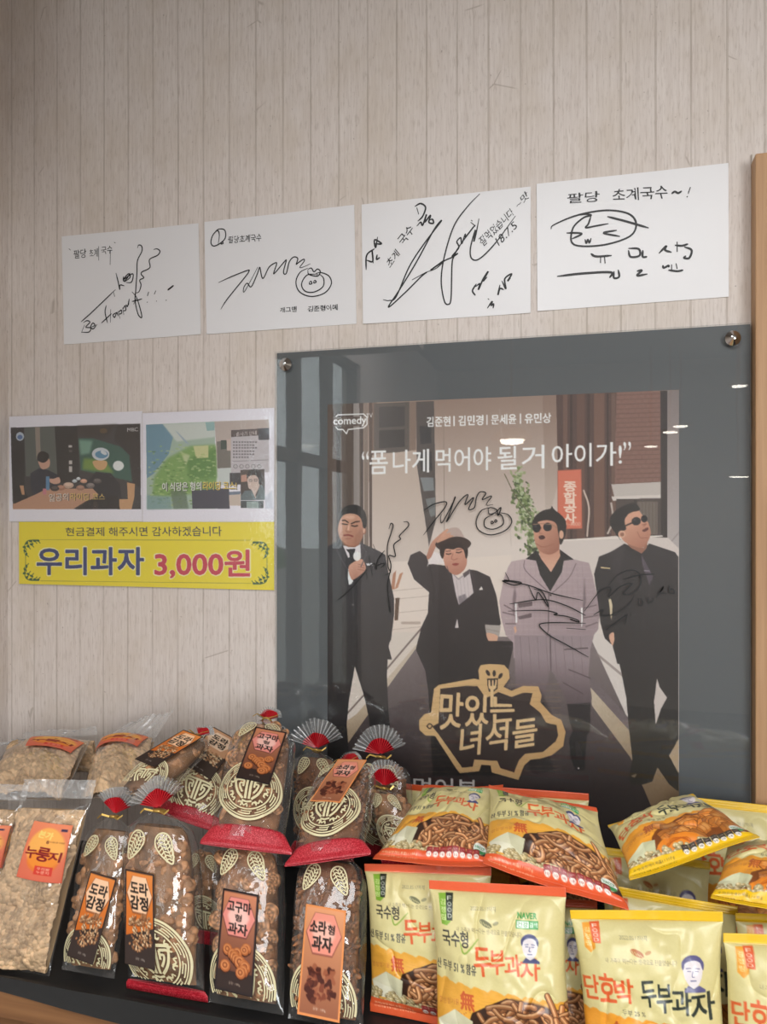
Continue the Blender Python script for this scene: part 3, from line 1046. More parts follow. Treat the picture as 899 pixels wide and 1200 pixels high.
# yellow price sign
k = 2.644
z = lambda *p: Z(0, 470, k, *p)
cq = [(24, 613.5), (321.5, 611.5), (322.5, 688), (24.5, 684)]
cv, lo, hi = canvas_for(cq, 2400, (245, 226, 40))
YB_, YR_ = (44, 62, 116), (206, 54, 78)
cv.text('현금결제 해주시면 감사하겠습니다', z((208, 392), (689, 388), (690, 418), (208, 418)), (32, 34, 70), 0.015)
for o_, c_ in ((1.6, (250, 244, 190)), (0, None)):
    b = 0.05 if o_ else 0.028
    cv.text('우리과자', z((120 - o_, 455 - o_), (448 + o_, 454 - o_), (448 + o_, 537 + o_), (120 - o_, 536 + o_)), c_ or YB_, b)
    cv.text('3,000원', z((484 - o_, 464 - o_), (776 + o_, 462 - o_), (776 + o_, 546 + o_), (484 - o_, 546 + o_)), c_ or YR_, b)
GR = (46, 92, 52)
for cx, cy, sx, sy in ((80, 430, 1, 1), (80, 555, 1, -1), (832, 436, -1, 1), (832, 566, -1, -1)):
    q = lambda *p: z(*[(cx + sx * a, cy + sy * b) for a, b in p])
    cv.line(q((0, 40), (2, 15), (14, 2), (44, 0)), 1.0, GR, sm=6)
    for a, b in ((2, 34), (0, 22), (8, 10), (20, 4), (32, 3), (42, 2), (12, 20), (22, 14), (6, 44)):
        cv.ell(*q((a, b))[0], 2.0, 1.3, GR, rot=a * .3); cv.line(q((a, b), (a + 7, b + 8)), .8, GR)
cv.line(z((84, 478), (84, 520)), .7, (120, 130, 60)); cv.line(z((830, 486), (830, 528)), .7, (120, 130, 60))
cv.line(z((130, 429), (780, 431)), .5, (170, 160, 50)); cv.line(z((130, 556), (780, 564)), .5, (170, 160, 50))
o = flat_print('price_sign', cv, lo, hi, -0.0040, M_PRINT_LAM, 170, 560, None, 0.0005, seed=6)
setp(o, 'yellow price sign reading 3,000 in red beside blue lettering', 'sign')
laminate_sheet(o, [(22.5, 612), (323, 610), (324, 690), (23, 686)], -0.0050, seed=5)
# ------------------------------------------------------------------ the poster behind its acrylic sheet
TLc, TRc = wallmap([(326, 415)])[0], wallmap([(879, 380)])[0]
PX0, PX1, PZ1 = float(TLc[0]), float(TRc[0]), float((TLc[1] + TRc[1]) / 2)
PZ0 = SHELF_Z + 0.002
R0 = empty('poster_panel', ((PX0 + PX1) / 2, -0.008, PZ0), 'large grey poster panel with four men in suits behind a clear acrylic sheet', 'poster')
R0L = np.array(R0.location)

M_GREYB = flat_mat('grey_backing', (92, 96, 99), 0.6, 0.05, 20)
M_CHROME = flat_mat('chrome', (205, 205, 205), 0.12, 0.02, 50, 1.0)
M_POSTER = print_mat('poster_print', 0.5)
M_ACR = film_mat('acrylic_sheet', (0.97, 0.975, 0.975), 0.008, 0.0, 0.012, 2.0, 0.03, 0.02, 1.0)
bm = bmesh.new()
bm_box(bm, PX0 + .001, PX1 - .001, -0.0090, -0.0010, PZ0, PZ1 - .001, 0.0006)
o = obj_bm('backing_board', bm, M_GREYB, None); o.parent = R0; o.location = -R0.location
# acrylic: a front sheet with its rim
bm = bmesh.new()
bm_box(bm, PX0, PX1, -0.0150, -0.0115, PZ0, PZ1, 0.0004)
o = obj_bm('acrylic_sheet', bm, M_ACR, None); o.parent = R0; o.location = -R0.location
for px, py in ((335.5, 427.5), (858.5, 397)):
    p = at(px, py, -0.015)
    bm = bmesh.new()
    bm_lathe(bm, [(0.0085, -0.0135), (0.0085, 0.0), (0.0115, 0.0005), (0.0120, 0.003), (0.0115, 0.0045), (0.0035, 0.0115), (0.0015, 0.0120)], (p[0], p[1], p[2]), 'y', 32)
    o = obj_bm('standoff_screw', bm, M_CHROME, None); o.parent = R0; o.location = -R0.location

q0 = wallmap([(386, 474.5), (795, 458.5)])
lo = np.array([q0[0, 0], PZ0 + .001]); hi = np.array([q0[1, 0], q0[:, 1].mean()])
SCL = 2300
PO = Canvas((hi[0] - lo[0]) * SCL, (hi[1] - lo[1]) * SCL, lambda P: (wallmap(P) - np.array([lo[0], hi[1]])) * np.array([SCL, -SCL]), (200, 186, 178))


def pp(c, *pts, **kw): PO.poly(pts, c=c, **kw)
def gr(p0, c0, p1, c1):
    a, b = PO.T(np.array([p0, p1], float))
    return ramp(a, c0, b, c1)


# street behind
pp(gr((560, 470), (150, 128, 116), (560, 640), (216, 203, 195)), (380, 455), (800, 440), (800, 720), (380, 720))
pp(gr((400, 470), (78, 64, 58), (400, 640), (120, 106, 98)), (380, 470), (428, 468), (428, 660), (380, 670))
for x, w_, c in ((384, 8, (96, 82, 74)), (396, 5, (62, 50, 46)), (404, 10, (92, 78, 70)), (416, 7, (150, 142, 138)), (424, 3, (66, 52, 46)), (428, 5, (128, 112, 102)), (434, 4, (84, 66, 58)), (438, 5, (120, 98, 86))):
    pp(c, (x, 470), (x + w_, 470), (x + w_ + 1, 700), (x + 1, 700))
for i in range(8):
    PO.line([(384 + i * 3, 600 - i * 6), (420 + i * 2, 655 + i * 8)], .8, (74, 62, 56), a=.5)
pp((92, 84, 80), (440, 474), (481, 472), (481, 530), (440, 532)); pp((70, 66, 66), (446, 478), (476, 477), (476, 500), (446, 502)); pp((60, 56, 56), (446, 505), (476, 504), (476, 524), (446, 526))
pp((132, 112, 100), (481, 472), (489, 472), (489, 540), (481, 540))
pp(gr((460, 540), (186, 168, 156), (460, 700), (214, 202, 194)), (438, 534), (489, 528), (510, 640), (512, 720), (438, 740))
pp((88, 80, 78), (489, 472), (510, 471), (512, 610), (504, 640), (490, 545)); pp((128, 132, 134), (494, 560), (509, 560), (510, 575), (498, 576)); pp((60, 58, 60), (493, 500), (506, 500), (507, 520), (494, 521)); pp((56, 54, 56), (493, 530), (507, 530), (508, 552), (495, 552)); pp((120, 122, 122), (500, 585), (511, 583), (511, 604), (506, 606))
PO.line([(521, 474), (522, 640)], .8, (150, 134, 124))
PO.line([(586, 480), (600, 640)], .8, (180, 166, 156), a=.5)
pp(gr((640, 470), (140, 116, 104), (640, 620), (196, 182, 172)), (636, 463), (662, 462), (656, 560), (640, 620))
pp((88, 66, 60), (652, 463), (722, 461), (722, 640), (656, 640))
for x, w_, c in ((660, 5, (112, 84, 74)), (668, 3, (66, 48, 44)), (676, 9, (104, 76, 66)), (688, 3, (70, 50, 46)), (696, 12, (116, 86, 74)), (711, 2, (64, 46, 42)), (716, 5, (110, 84, 74))):
    pp(c, (x, 462), (x + w_, 462), (x + w_, 632), (x, 632))
PO.line([(684, 575), (690, 595), (688, 628)], 2.0, (196, 178, 166), sm=4)
pp((132, 98, 88), (722, 461), (775, 459), (775, 570), (720, 572))
for j in range(20):
    y = 464 + j * 5.4
    PO.line([(722, y + .4), (775, y - 1.6)], .7, (98, 70, 64), a=.8)
    for i in range(7):
        x = 724 + i * 8 + (j % 2) * 4
        PO.line([(x, y), (x, y + 5)], .5, (104, 76, 68), a=.7)
pp((188, 178, 172), (716, 568), (775, 565), (776, 582), (720, 584)); pp((206, 196, 190), (716, 582), (776, 580), (776, 585), (718, 587))
pp((78, 68, 64), (722, 585), (775, 584), (775, 630), (722, 632)); pp((112, 100, 92), (745, 588), (770, 588), (770, 626), (745, 627)); pp((58, 50, 48), (742, 586), (746, 586), (746, 630), (742, 630))
for i in range(6): PO.line([(748 + i * 4, 589), (748 + i * 4, 625)], .8, (92, 82, 76))
PO.line([(716, 590), (718, 610), (712, 625)], 2.2, (186, 172, 162), sm=4)
pp((52, 42, 42), (773, 459), (781, 459), (781, 650), (774, 650))
pp(gr((790, 460), (130, 118, 116), (790, 640), (176, 166, 164)), (781, 459), (797, 458), (797, 655), (781, 655))
PO.line([(783, 638), (796, 622)], 1.5, (150, 140, 138))
pp(gr((720, 630), (206, 194, 188), (720, 800), (214, 204, 196)), (640, 634), (720, 628), (782, 630), (797, 645), (797, 800), (640, 800))
PO.line([(655, 633), (775, 628)], 1.6, (224, 214, 206))
# sign with four syllables running down
pp((206, 116, 92), (654, 552), (681, 550.5), (682, 619), (654, 620)); PO.line([(654, 552), (681, 550.5), (682, 619), (654, 620)], .8, (176, 96, 78), closed=True)
for i, ch in enumerate('종합공사'):
    PO.text(ch, bx(661, 565 + i * 12.2, 675, 576 + i * 12.2), (232, 206, 190), .05)
PO.text('1-3000', bx(664, 612, 680, 616), (226, 190, 172), .03)
# tree
rs = np.random.RandomState(11)
for i in range(420):
    t = rs.rand()
    x = 606 + 24 * t + rs.randn() * 9 * (.3 + .7 * t); y = 562 + 82 * t + rs.randn() * 9
    if x > 632: x = 632 - rs.rand() * 12
    if x < 588: continue
    c = [(88, 104, 62), (118, 134, 84), (146, 158, 112), (66, 76, 50), (176, 182, 150)][rs.randint(5)]
    PO.ell(x, y, 1.2 + rs.rand() * 2.2, .9 + rs.rand() * 1.2, c, rot=rs.rand() * 3, a=.85, n=10)
PO.line([(592, 556), (604, 580), (622, 604)], 1.0, (96, 92, 66), sm=4)
# ground: path, kerbs, asphalt
pp(gr((500, 720), (222, 208, 198), (500, 800), (206, 190, 178)), (430, 660), (600, 650), (600, 790), (430, 800))
for i, y in enumerate((690, 700, 716, 735)):
    PO.line([(450, y + 3), (520, y - 4)], .6, (186, 168, 156))
pp((96, 74, 58), (465, 700), (470, 700), (468, 726), (464, 726)); pp((180, 130, 104), (462, 672), (466, 668), (464, 690), (460, 690)); pp((186, 136, 108), (470, 672), (474, 670), (468, 688), (464, 690))
PO.line([(473, 729), (493, 729)], 3.0, (176, 156, 144), a=.8)
AS = gr((600, 760), (124, 112, 112), (600, 925), (48, 38, 38))
pp((212, 200, 190), (380, 740), (600, 740), (600, 860), (380, 930))
pp(gr((440, 780), (196, 180, 162), (420, 880), (172, 150, 124)), (500, 742), (488, 772), (398, 890), (384, 900), (384, 860), (420, 835))
PO.line([(498, 732), (470, 765), (440, 800), (404, 840), (384, 862)], 2.0, (120, 104, 98), sm=3)
pp(AS, (488, 760), (560, 745), (700, 745), (797, 905), (797, 1060), (380, 1060), (380, 915), (402, 880), (450, 812))
pp((208, 198, 192), (690, 742), (797, 742), (797, 930), (735, 840))
pp((110, 98, 100), (692, 790), (735, 838), (797, 905), (797, 925), (735, 852), (692, 806))
pp(gr((700, 810), (190, 174, 154), (790, 950), (120, 96, 70)), (690, 802), (735, 852), (800, 922), (800, 960), (770, 960), (738, 885), (694, 826))
PO.line([(700, 766), (735, 795)], 3.0, (136, 122, 118), a=.7)
yy, xx = np.mgrid[0:PO.h, 0:PO.w]
gy0 = PO.T(np.array([[600, 790.]]))[0, 1]
PO.I += (np.random.RandomState(2).randn(PO.h, PO.w) * 0.035 * (yy > gy0))[..., None]


def fig(x0, y0, s):
    f = lambda c, *p, **kw: PO.poly(Z(x0, y0, s, *p), c=c, **kw)
    l = lambda c, w, *p, **kw: PO.line(Z(x0, y0, s, *p), w, c, **kw)
    e = lambda c, x, y, rx, ry, **kw: PO.ell(*Z(x0, y0, s, (x, y))[0], rx / s, ry / s, c, **kw)
    return f, l, e


SK, SKD, SKL = (208, 164, 140), (150, 104, 86), (230, 194, 172)
SUIT, SUITL = (52, 48, 52), (74, 70, 74)
# --- man on the left with a microphone
f, l, e = fig(370, 570, 6.0)
f(gr((400, 640), (56, 54, 60), (400, 780), (40, 34, 36)), (65, 440), (150, 392), (180, 375), (240, 470), (330, 395), (460, 455), (500, 480), (520, 600), (560, 780), (560, 900), (540, 1070), (520, 1110), (545, 1210), (65, 1210))
f((222, 216, 218), (205, 415), (240, 500), (300, 470), (330, 500), (325, 405), (290, 425), (240, 420))
f((44, 42, 46), (225, 440), (290, 436), (280, 530), (262, 580), (248, 470))
f(SKD, (205, 380), (320, 380), (318, 410), (285, 428), (240, 425), (212, 410))
f(gr((398, 600), (214, 170, 146), (424, 630), (176, 126, 104)), (185, 235), (170, 290), (176, 345), (200, 385), (245, 415), (290, 412), (330, 380), (345, 330), (345, 260), (320, 210), (265, 192), (215, 200), sm=5)
e(SKD, 352, 308, 14, 30); e(SK, 350, 306, 9, 22)
f((30, 26, 27), (182, 240), (186, 180), (230, 138), (300, 132), (348, 165), (370, 225), (366, 285), (345, 290), (335, 240), (310, 205), (265, 190), (215, 196), (195, 215), sm=4)
f(SKL, (215, 215), (260, 205), (290, 215), (260, 232), a=.5, blur=2, sm=4)
l((54, 36, 32), 1.4, (198, 240), (218, 238), (240, 254)); l((54, 36, 32), 1.4, (262, 262), (290, 250), (318, 246))
l((44, 28, 26), 1.3, (198, 262), (215, 266), (234, 268)); l((44, 28, 26), 1.3, (264, 276), (288, 280), (306, 276))
l((170, 118, 98), 1.2, (240, 270), (224, 312), (240, 320), (262, 318), sm=4); f((238, 200, 178), (236, 270), (250, 270), (248, 308), (234, 308), a=.6, blur=1)
l((140, 70, 64), 1.8, (212, 344), (240, 340), (272, 350)); l((166, 112, 94), 1.0, (222, 366), (245, 368), (262, 364)); f((150, 104, 84), (300, 330), (340, 300), (332, 385), (285, 410), a=.4, blur=3, sm=4)
f((236, 232, 232), (240, 580), (256, 572), (276, 672), (246, 690), (238, 640))
f(gr((410, 655), (218, 172, 150), (424, 680), (178, 126, 108)), (242, 575), (262, 540), (330, 508), (356, 540), (357, 590), (282, 650), (258, 640), sm=4)
for y in (545, 562, 580): l((160, 108, 90), .8, (310, y), (352, y + 8))
e((236, 230, 226), 302, 488, 27, 33); e((250, 246, 242), 296, 478, 14, 16, blur=1)
f((214, 214, 218), (366, 540), (408, 536), (412, 552), (372, 554)); l((78, 74, 80), 1.0, (150, 400), (170, 470), (240, 590)); l((78, 74, 80), 1.0, (330, 405), (370, 470), (330, 560)); l((70, 66, 70), 1.0, (272, 670), (280, 900)); e((120, 114, 112), 274, 828, 6, 6)
f((66, 60, 62), (275, 955), (305, 930), (312, 955), a=.9)
f, l, e = fig(370, 740, 6.0)
f(gr((400, 760), (44, 38, 40), (400, 860), (28, 24, 26)), (70, -10), (292, -10), (286, 240), (245, 480), (230, 640), (240, 780), (250, 960), (80, 960), (78, 640), (72, 200))
f(gr((450, 760), (44, 38, 40), (450, 860), (26, 22, 24)), (280, -10), (548, -10), (520, 110), (510, 300), (522, 560), (535, 690), (540, 760), (400, 760), (385, 600), (350, 440), (286, 235))
f((24, 20, 22), (130, 800), (236, 790), (250, 900), (246, 990), (120, 990)); f((26, 22, 23), (395, 680), (545, 690), (560, 780), (460, 800), (390, 770))
# --- second figure holding a hat
f, l, e = fig(460, 570, 6.0)
f(gr((520, 650), (64, 56, 58), (520, 770), (40, 33, 35)), (135, 480), (200, 452), (250, 490), (262, 545), (300, 545), (385, 555), (430, 600), (460, 800), (575, 745), (545, 580), (600, 590), (690, 632), (735, 760), (766, 960), (752, 980), (655, 965), (650, 930), (665, 1020), (715, 1150), (715, 1175), (520, 1300), (245, 1300), (172, 1140), (212, 980), (255, 890), (265, 740), (160, 650), (115, 540))
f((204, 192, 192), (425, 610), (470, 640), (545, 580), (576, 745), (470, 830), (445, 720))
l((150, 136, 138), 1.0, (440, 620), (470, 650), (540, 600)); f((96, 84, 88), (500, 610), (545, 580), (548, 610), (510, 640)); f((104, 96, 102), (466, 770), (520, 750), (530, 790), (475, 825), a=.7, blur=1)
for x in (455, 480, 505, 530): l((176, 162, 164), .5, (x, 640), (x + 16, 780))
f((226, 216, 214), (285, 450), (335, 470), (372, 540), (262, 545), (250, 565), (270, 500))
f(gr((505, 620), (216, 168, 144), (520, 650), (168, 116, 98)), (248, 490), (278, 400), (325, 350), (385, 300), (402, 304), (388, 325), (420, 320), (412, 335), (440, 345), (405, 362), (350, 380), (318, 410), (285, 485), (262, 510), sm=3)
f(gr((540, 640), (210, 160, 138), (548, 672), (176, 122, 104)), (362, 470), (368, 435), (430, 425), (500, 428), (526, 470), (526, 550), (495, 600), (450, 620), (400, 592), (372, 540), sm=5)
f((50, 36, 34), (340, 460), (350, 410), (400, 385), (480, 378), (530, 420), (535, 480), (522, 505), (505, 445), (470, 430), (430, 442), (380, 440), (365, 500), (352, 500), sm=4)
f((186, 164, 156), (345, 385), (362, 335), (400, 300), (440, 288), (475, 298), (500, 335), (512, 372), (430, 350), (380, 372), sm=4)
f((62, 46, 42), (310, 415), (322, 388), (400, 362), (460, 352), (520, 364), (558, 396), (540, 430), (515, 440), (480, 398), (420, 392), (365, 405), (345, 445), sm=4)
f(gr((505, 620), (216, 168, 144), (520, 650), (190, 140, 118)), (318, 395), (350, 345), (385, 305), (400, 308), (385, 330), (418, 322), (412, 338), (440, 348), (405, 362), (352, 385), sm=3)
l((60, 38, 34), 1.2, (385, 472), (402, 476), (418, 470)); l((60, 38, 34), 1.2, (455, 462), (475, 465), (492, 457)); l((90, 60, 52), .9, (382, 455), (415, 452)); l((90, 60, 52), .9, (455, 445), (492, 440))
l((170, 112, 96), 1.0, (432, 470), (422, 505), (440, 514), (462, 506), sm=4); f((150, 72, 66), (425, 545), (450, 536), (474, 542), (450, 556), sm=4)
f((226, 218, 212), (612, 725), (630, 700), (642, 722)); f((168, 158, 152), (655, 965), (765, 972), (755, 1050), (662, 1020)); l((140, 130, 126), .8, (660, 995), (756, 1015))
f(SK, (665, 1025), (742, 1042), (735, 1090), (715, 1145), (682, 1085), sm=4); l((44, 36, 38), 1.6, (270, 560), (300, 700), (290, 1000)); l((84, 76, 78), .8, (390, 560), (440, 720), (470, 825)); l((84, 76, 78), .8, (556, 590), (590, 690), (576, 745))
e((96, 88, 88), 452, 1040, 5, 5); f((206, 198, 196), (445, 990), (462, 925), (472, 988)); l((70, 62, 64), .8, (540, 830), (640, 900))
f, l, e = fig(370, 740, 6.0)
f(gr((520, 760), (42, 35, 37), (520, 900), (24, 20, 21)), (768, 60), (1400, 60), (1330, 400), (1310, 1000), (830, 1000), (800, 420), (770, 200))
# --- third figure in the checked suit
f, l, e = fig(570, 570, 6.0)
JK = gr((600, 660), (186, 166, 168), (700, 760), (150, 132, 136))
f(JK, (180, 525), (280, 508), (350, 520), (450, 735), (535, 600), (545, 520), (612, 510), (720, 535), (745, 620), (780, 780), (797, 870), (785, 1000), (745, 1050), (725, 1110), (705, 1200), (195, 1200), (190, 1090), (140, 1040), (108, 920), (95, 800), (128, 640), (158, 560))
for i in range(14):
    x = 205 + i * 36
    l((150, 130, 134), .7, (x, 540), (x + (i - 7) * 4, 1150), a=.35)
for i in range(15): l((206, 190, 190), .6, (130, 560 + i * 40), (770, 560 + i * 40), a=.25)
f((96, 80, 86), (205, 700), (215, 760), (200, 900), (212, 960), (190, 880), (188, 780), a=.6, blur=2); f((92, 78, 84), (690, 620), (700, 800), (672, 980), (680, 800), a=.6, blur=2)
f((38, 34, 36), (280, 508), (355, 445), (385, 500), (455, 600), (520, 490), (515, 440), (615, 512), (545, 520), (532, 600), (450, 735), (380, 620), (352, 520))
f(gr((645, 645), (196, 146, 124), (645, 670), (214, 170, 148)), (368, 440), (516, 440), (520, 490), (456, 600), (385, 505))
f(gr((628, 615), (206, 156, 132), (655, 640), (160, 108, 90)), (330, 285), (340, 250), (420, 236), (490, 255), (515, 320), (516, 400), (505, 450), (440, 478), (375, 450), (345, 395), (335, 330), sm=5)
f((40, 32, 31), (328, 295), (326, 250), (350, 205), (400, 170), (450, 158), (462, 140), (480, 165), (525, 200), (560, 250), (556, 340), (522, 410), (508, 340), (492, 262), (440, 238), (380, 245), (350, 265), sm=4)
e(SK, 528, 338, 16, 30); e((30, 28, 32), 356, 290, 29, 34); e((30, 28, 32), 432, 285, 30, 30); l((150, 120, 96), .9, (330, 268), (380, 262), (405, 262), (462, 268), (498, 292)); e((84, 78, 82), 348, 278, 10, 10, blur=1, a=.6); e((84, 78, 82), 424, 274, 10, 9, blur=1, a=.6)
f((70, 34, 32), (372, 350), (398, 342), (416, 360), (395, 372), (375, 368), sm=4); l((170, 116, 96), 1.0, (392, 290), (374, 325), (395, 330), sm=3); l((154, 102, 84), 1.2, (350, 400), (400, 425), (470, 405), sm=4, a=.7)
l((120, 104, 108), 1.0, (270, 520), (280, 590), (440, 740), sm=4); l((120, 104, 108), 1.0, (630, 540), (580, 640), (465, 745), sm=4); l((96, 82, 86), 1.0, (440, 740), (438, 1000), (405, 1120), (330, 1130)); l((96, 82, 86), 1.0, (445, 1030), (500, 1140))
e((60, 50, 52), 452, 760, 7, 7); f((110, 94, 98), (225, 815), (325, 805), (325, 835), (230, 850)); f((110, 94, 98), (225, 910), (320, 885), (320, 915), (235, 930)); f((232, 228, 226), (665, 850), (677, 845), (675, 970), (667, 985)); f((226, 222, 222), (205, 815), (215, 815), (220, 950), (210, 960))
for a, b in (((130, 830), (200, 870)), ((120, 880), (200, 900)), ((140, 960), (210, 960)), ((690, 850), (770, 830)), ((685, 920), (780, 900)), ((700, 980), (780, 950))): l((104, 88, 92), 1.6, a, b, a=.7)
f(SK, (195, 985), (210, 975), (218, 1010), (205, 1030))
f, l, e = fig(660, 740, 6.0)
TR = gr((660, 770), (150, 134, 138), (660, 820), (92, 78, 82))
f(TR, (-340, 20), (215, 20), (190, 120), (178, 300), (202, 460), (190, 500), (30, 520), (20, 470), (-60, 300), (-90, 260), (-140, 500), (-330, 500))
for x in (-300, -240, -180, -120, -60, 0, 60, 120): l((112, 96, 100), .7, (x, 30), (x + 30, 470), a=.5)
l((84, 70, 74), 1.4, (10, 120), (170, 110)); l((84, 70, 74), 1.2, (40, 260), (190, 320)); l((84, 70, 74), 1.2, (0, 350), (140, 430)); l((96, 82, 86), 1.2, (-90, 20), (-85, 260))
f(gr((675, 830), (46, 38, 40), (675, 890), (26, 20, 22)), (28, 500), (192, 490), (188, 690), (165, 720), (158, 830), (150, 960), (90, 965), (52, 880), (40, 740), (68, 690), (45, 620))
f((40, 33, 35), (-300, 480), (-130, 490), (-120, 700), (-100, 860), (-60, 960), (-190, 990), (-240, 960), (-230, 700))
e((214, 204, 200), 108, 948, 6, 6)
# --- man on the right in the black suit
f, l, e = fig(660, 570, 6.0)
f(gr((740, 650), (48, 42, 45), (740, 800), (30, 25, 27)), (250, 492), (340, 455), (430, 400), (540, 470), (600, 400), (690, 430), (780, 460), (803, 492), (803, 1240), (378, 1240), (345, 1112), (290, 1060), (262, 960), (250, 860), (216, 612))
f((84, 74, 84), (540, 465), (575, 530), (628, 630), (602, 690), (560, 570), (545, 520)); l((150, 140, 150), .8, (565, 590), (605, 592))
f((40, 34, 37), (420, 400), (450, 410), (545, 470), (550, 540), (470, 470)); f(SKD, (430, 380), (560, 430), (590, 380), (585, 430), (548, 470), (470, 430))
f(gr((735, 612), (206, 156, 132), (755, 640), (170, 116, 96)), (430, 230), (450, 198), (520, 170), (548, 195), (588, 245), (604, 285), (612, 330), (592, 385), (552, 430), (480, 415), (420, 380), (395, 330), (430, 290), sm=4)
f((34, 28, 28), (326, 262), (340, 200), (400, 148), (480, 120), (522, 135), (532, 168), (470, 185), (440, 215), (428, 250), (440, 300), (412, 312), (390, 318), (385, 350), (420, 398), (365, 330), sm=4)
e(SK, 410, 335, 26, 26); e(SKD, 412, 337, 14, 14); e((30, 26, 30), 510, 245, 32, 29, rot=-.2); e((30, 26, 30), 566, 228, 23, 25, rot=-.2); l((40, 32, 32), 1.8, (432, 278), (482, 256)); e((92, 84, 86), 500, 236, 10, 8, a=.6, blur=1)
f((96, 46, 42), (552, 308), (590, 288), (592, 306), (566, 318), sm=4); l((150, 98, 80), 1.0, (552, 270), (582, 262), (560, 280), sm=3); l((150, 98, 80), 1.2, (520, 320), (540, 360), (590, 360), a=.6, sm=4)
f((220, 196, 150), (262, 564), (328, 570), (328, 577), (264, 572)); f((206, 190, 160), (318, 790), (332, 785), (345, 830), (338, 940), (330, 900)); f(SK, (320, 1042), (350, 1018), (360, 1058), (346, 1112), (330, 1085), sm=3)
f((62, 55, 59), (420, 410), (330, 460), (360, 640), (470, 800), (400, 600), a=.5, blur=2); l((66, 58, 62), 1.0, (610, 700), (560, 900), (560, 1200), a=.7)
f, l, e = fig(660, 740, 6.0)
LG = gr((740, 760), (36, 30, 32), (740, 930), (46, 42, 34))
f(LG, (355, -10), (806, -10), (806, 745), (740, 860), (806, 985), (806, 1110), (740, 1060), (658, 940), (622, 1040), (560, 1060), (478, 1066), (458, 1020), (484, 880), (462, 700), (440, 450), (400, 250), (360, 90))
f((200, 188, 182), (655, 320), (672, 380), (725, 455), (684, 530), (645, 645), (635, 480)); f((176, 154, 128), (800, 750), (806, 745), (806, 985), (742, 862)); f((188, 164, 134), (470, 1000), (515, 985), (500, 1015), a=.6)
# wooden pig-shaped title plate
f, l, e = fig(480, 760, 4.495)
f((30, 22, 22), (140, 200), (372, 165), (400, 88), (500, 90), (535, 150), (510, 200), (690, 205), (755, 350), (825, 430), (815, 505), (695, 580), (612, 610), (582, 688), (435, 645), (380, 610), (372, 645), (268, 652), (150, 460), (60, 430), (60, 370), (120, 335), a=.5, blur=4)
WD = gr((500, 780), (214, 180, 132), (650, 900), (190, 152, 106))
f(WD, (118, 330), (135, 205), (160, 185), (270, 165), (345, 152), (372, 158), (366, 110), (378, 82), (420, 76), (500, 80), (526, 108), (530, 150), (498, 195), (540, 216), (600, 190), (680, 192), (697, 240), (690, 275), (750, 342), (800, 368), (822, 430), (810, 505), (750, 552), (690, 570), (640, 575), (606, 605), (576, 682), (436, 642), (430, 605), (382, 602), (370, 636), (270, 646), (250, 622), (140, 452), (90, 450), (58, 420), (56, 370), (85, 338))
for i in range(16): l((164, 128, 86), .4, (60, 190 + i * 30), (800, 180 + i * 30 + (i % 3) * 5), a=.5)
f((56, 42, 39), (168, 205), (300, 190), (362, 192), (392, 235), (412, 250), (440, 240), (470, 222), (540, 248), (600, 226), (650, 228), (634, 285), (690, 330), (720, 382), (775, 395), (784, 450), (770, 480), (705, 535), (610, 545), (578, 580), (553, 642), (482, 620), (465, 582), (345, 575), (338, 612), (282, 618), (160, 445), (125, 402), (158, 385))
TN = (216, 184, 140)
PO.text('맛있는', Z(480, 760, 4.495, (172, 222), (552, 252), (552, 372), (160, 418)), TN, .018)
PO.text('녀석들', Z(480, 760, 4.495, (278, 402), (676, 352), (668, 500), (268, 562)), TN, .018)
f((56, 42, 39), (412, 152), (470, 150), (466, 205), (445, 222), (422, 220), (414, 190)); f(TN, (420, 160), (428, 160), (430, 190), (437, 190), (437, 160), (445, 160), (447, 190), (452, 190), (456, 158), (464, 158), (460, 200), (446, 212), (444, 300), (428, 300), (430, 212), (420, 200))
for x, y, r in ((416, 122, -.5), (449, 125, 0), (482, 138, .6)): e((56, 42, 39), x, y, 9, 17, rot=r)
l((56, 42, 39), 1.3, (98, 400), (110, 388), (125, 398), (112, 414), (98, 402), sm=4)
# lettering
WH = (240, 238, 236)
PO.line([(396, 489), (398, 487), (428, 486), (432, 490), (432, 498), (428, 502), (410, 504), (408, 509), (404, 504), (398, 504), (395, 500)], 1.2, WH, closed=True)
pp((98, 84, 78), (391, 490), (427, 489), (427, 500), (391, 501))
PO.text('comedy', [(393, 490), (431, 488.5), (431, 500), (393, 501)], WH, .03); PO.text('TV', [(431, 485.5), (438.5, 485), (438.5, 490), (431, 490.5)], WH, .02)
for st, x0, x1 in (('김준현', 501.5, 529), ('|', 532.8, 533.8), ('김민경', 538.5, 567), ('|', 571, 572), ('문세윤', 576.5, 605.5), ('|', 610, 611), ('유민상', 615.5, 646)):
    PO.text(st, [(x0, 489.5 - (x0 - 501) * .033), (x1, 489.5 - (x1 - 501) * .033), (x1, 501 - (x1 - 501) * .033), (x0, 501 - (x0 - 501) * .033)], WH, .03)
for st, x0, x1, dy in (('“', 426, 434, 0), ('폼', 435, 456, 0), ('나게', 462, 504, 0), ('먹어야', 512, 576, 0), ('될', 584, 606, 0), ('거', 612, 638, 0), ('아이가!', 647, 728, 0), ('”', 730, 739, 0)):
    sl = -.036
    y0 = lambda x: 529.5 + (x - 426) * sl
    h = 27 if st not in '“”' else 10
    PO.text(st, [(x0, y0(x0)), (x1, y0(x1)), (x1, y0(x1) + h), (x0, y0(x0) + h)], (244, 240, 236), .012)
PO.text('먹어본', [(486, 909), (560, 911), (560, 932), (486, 929)], (208, 202, 198), .02); PO.text('않다', [(640, 931), (673, 929), (673, 948), (640, 951)], (206, 198, 196), 0.0)
PO.I = np.clip((PO.I - .42) * 1.16 + .43, 0.02, 1)
PO.grain(0.02, 3, 4)
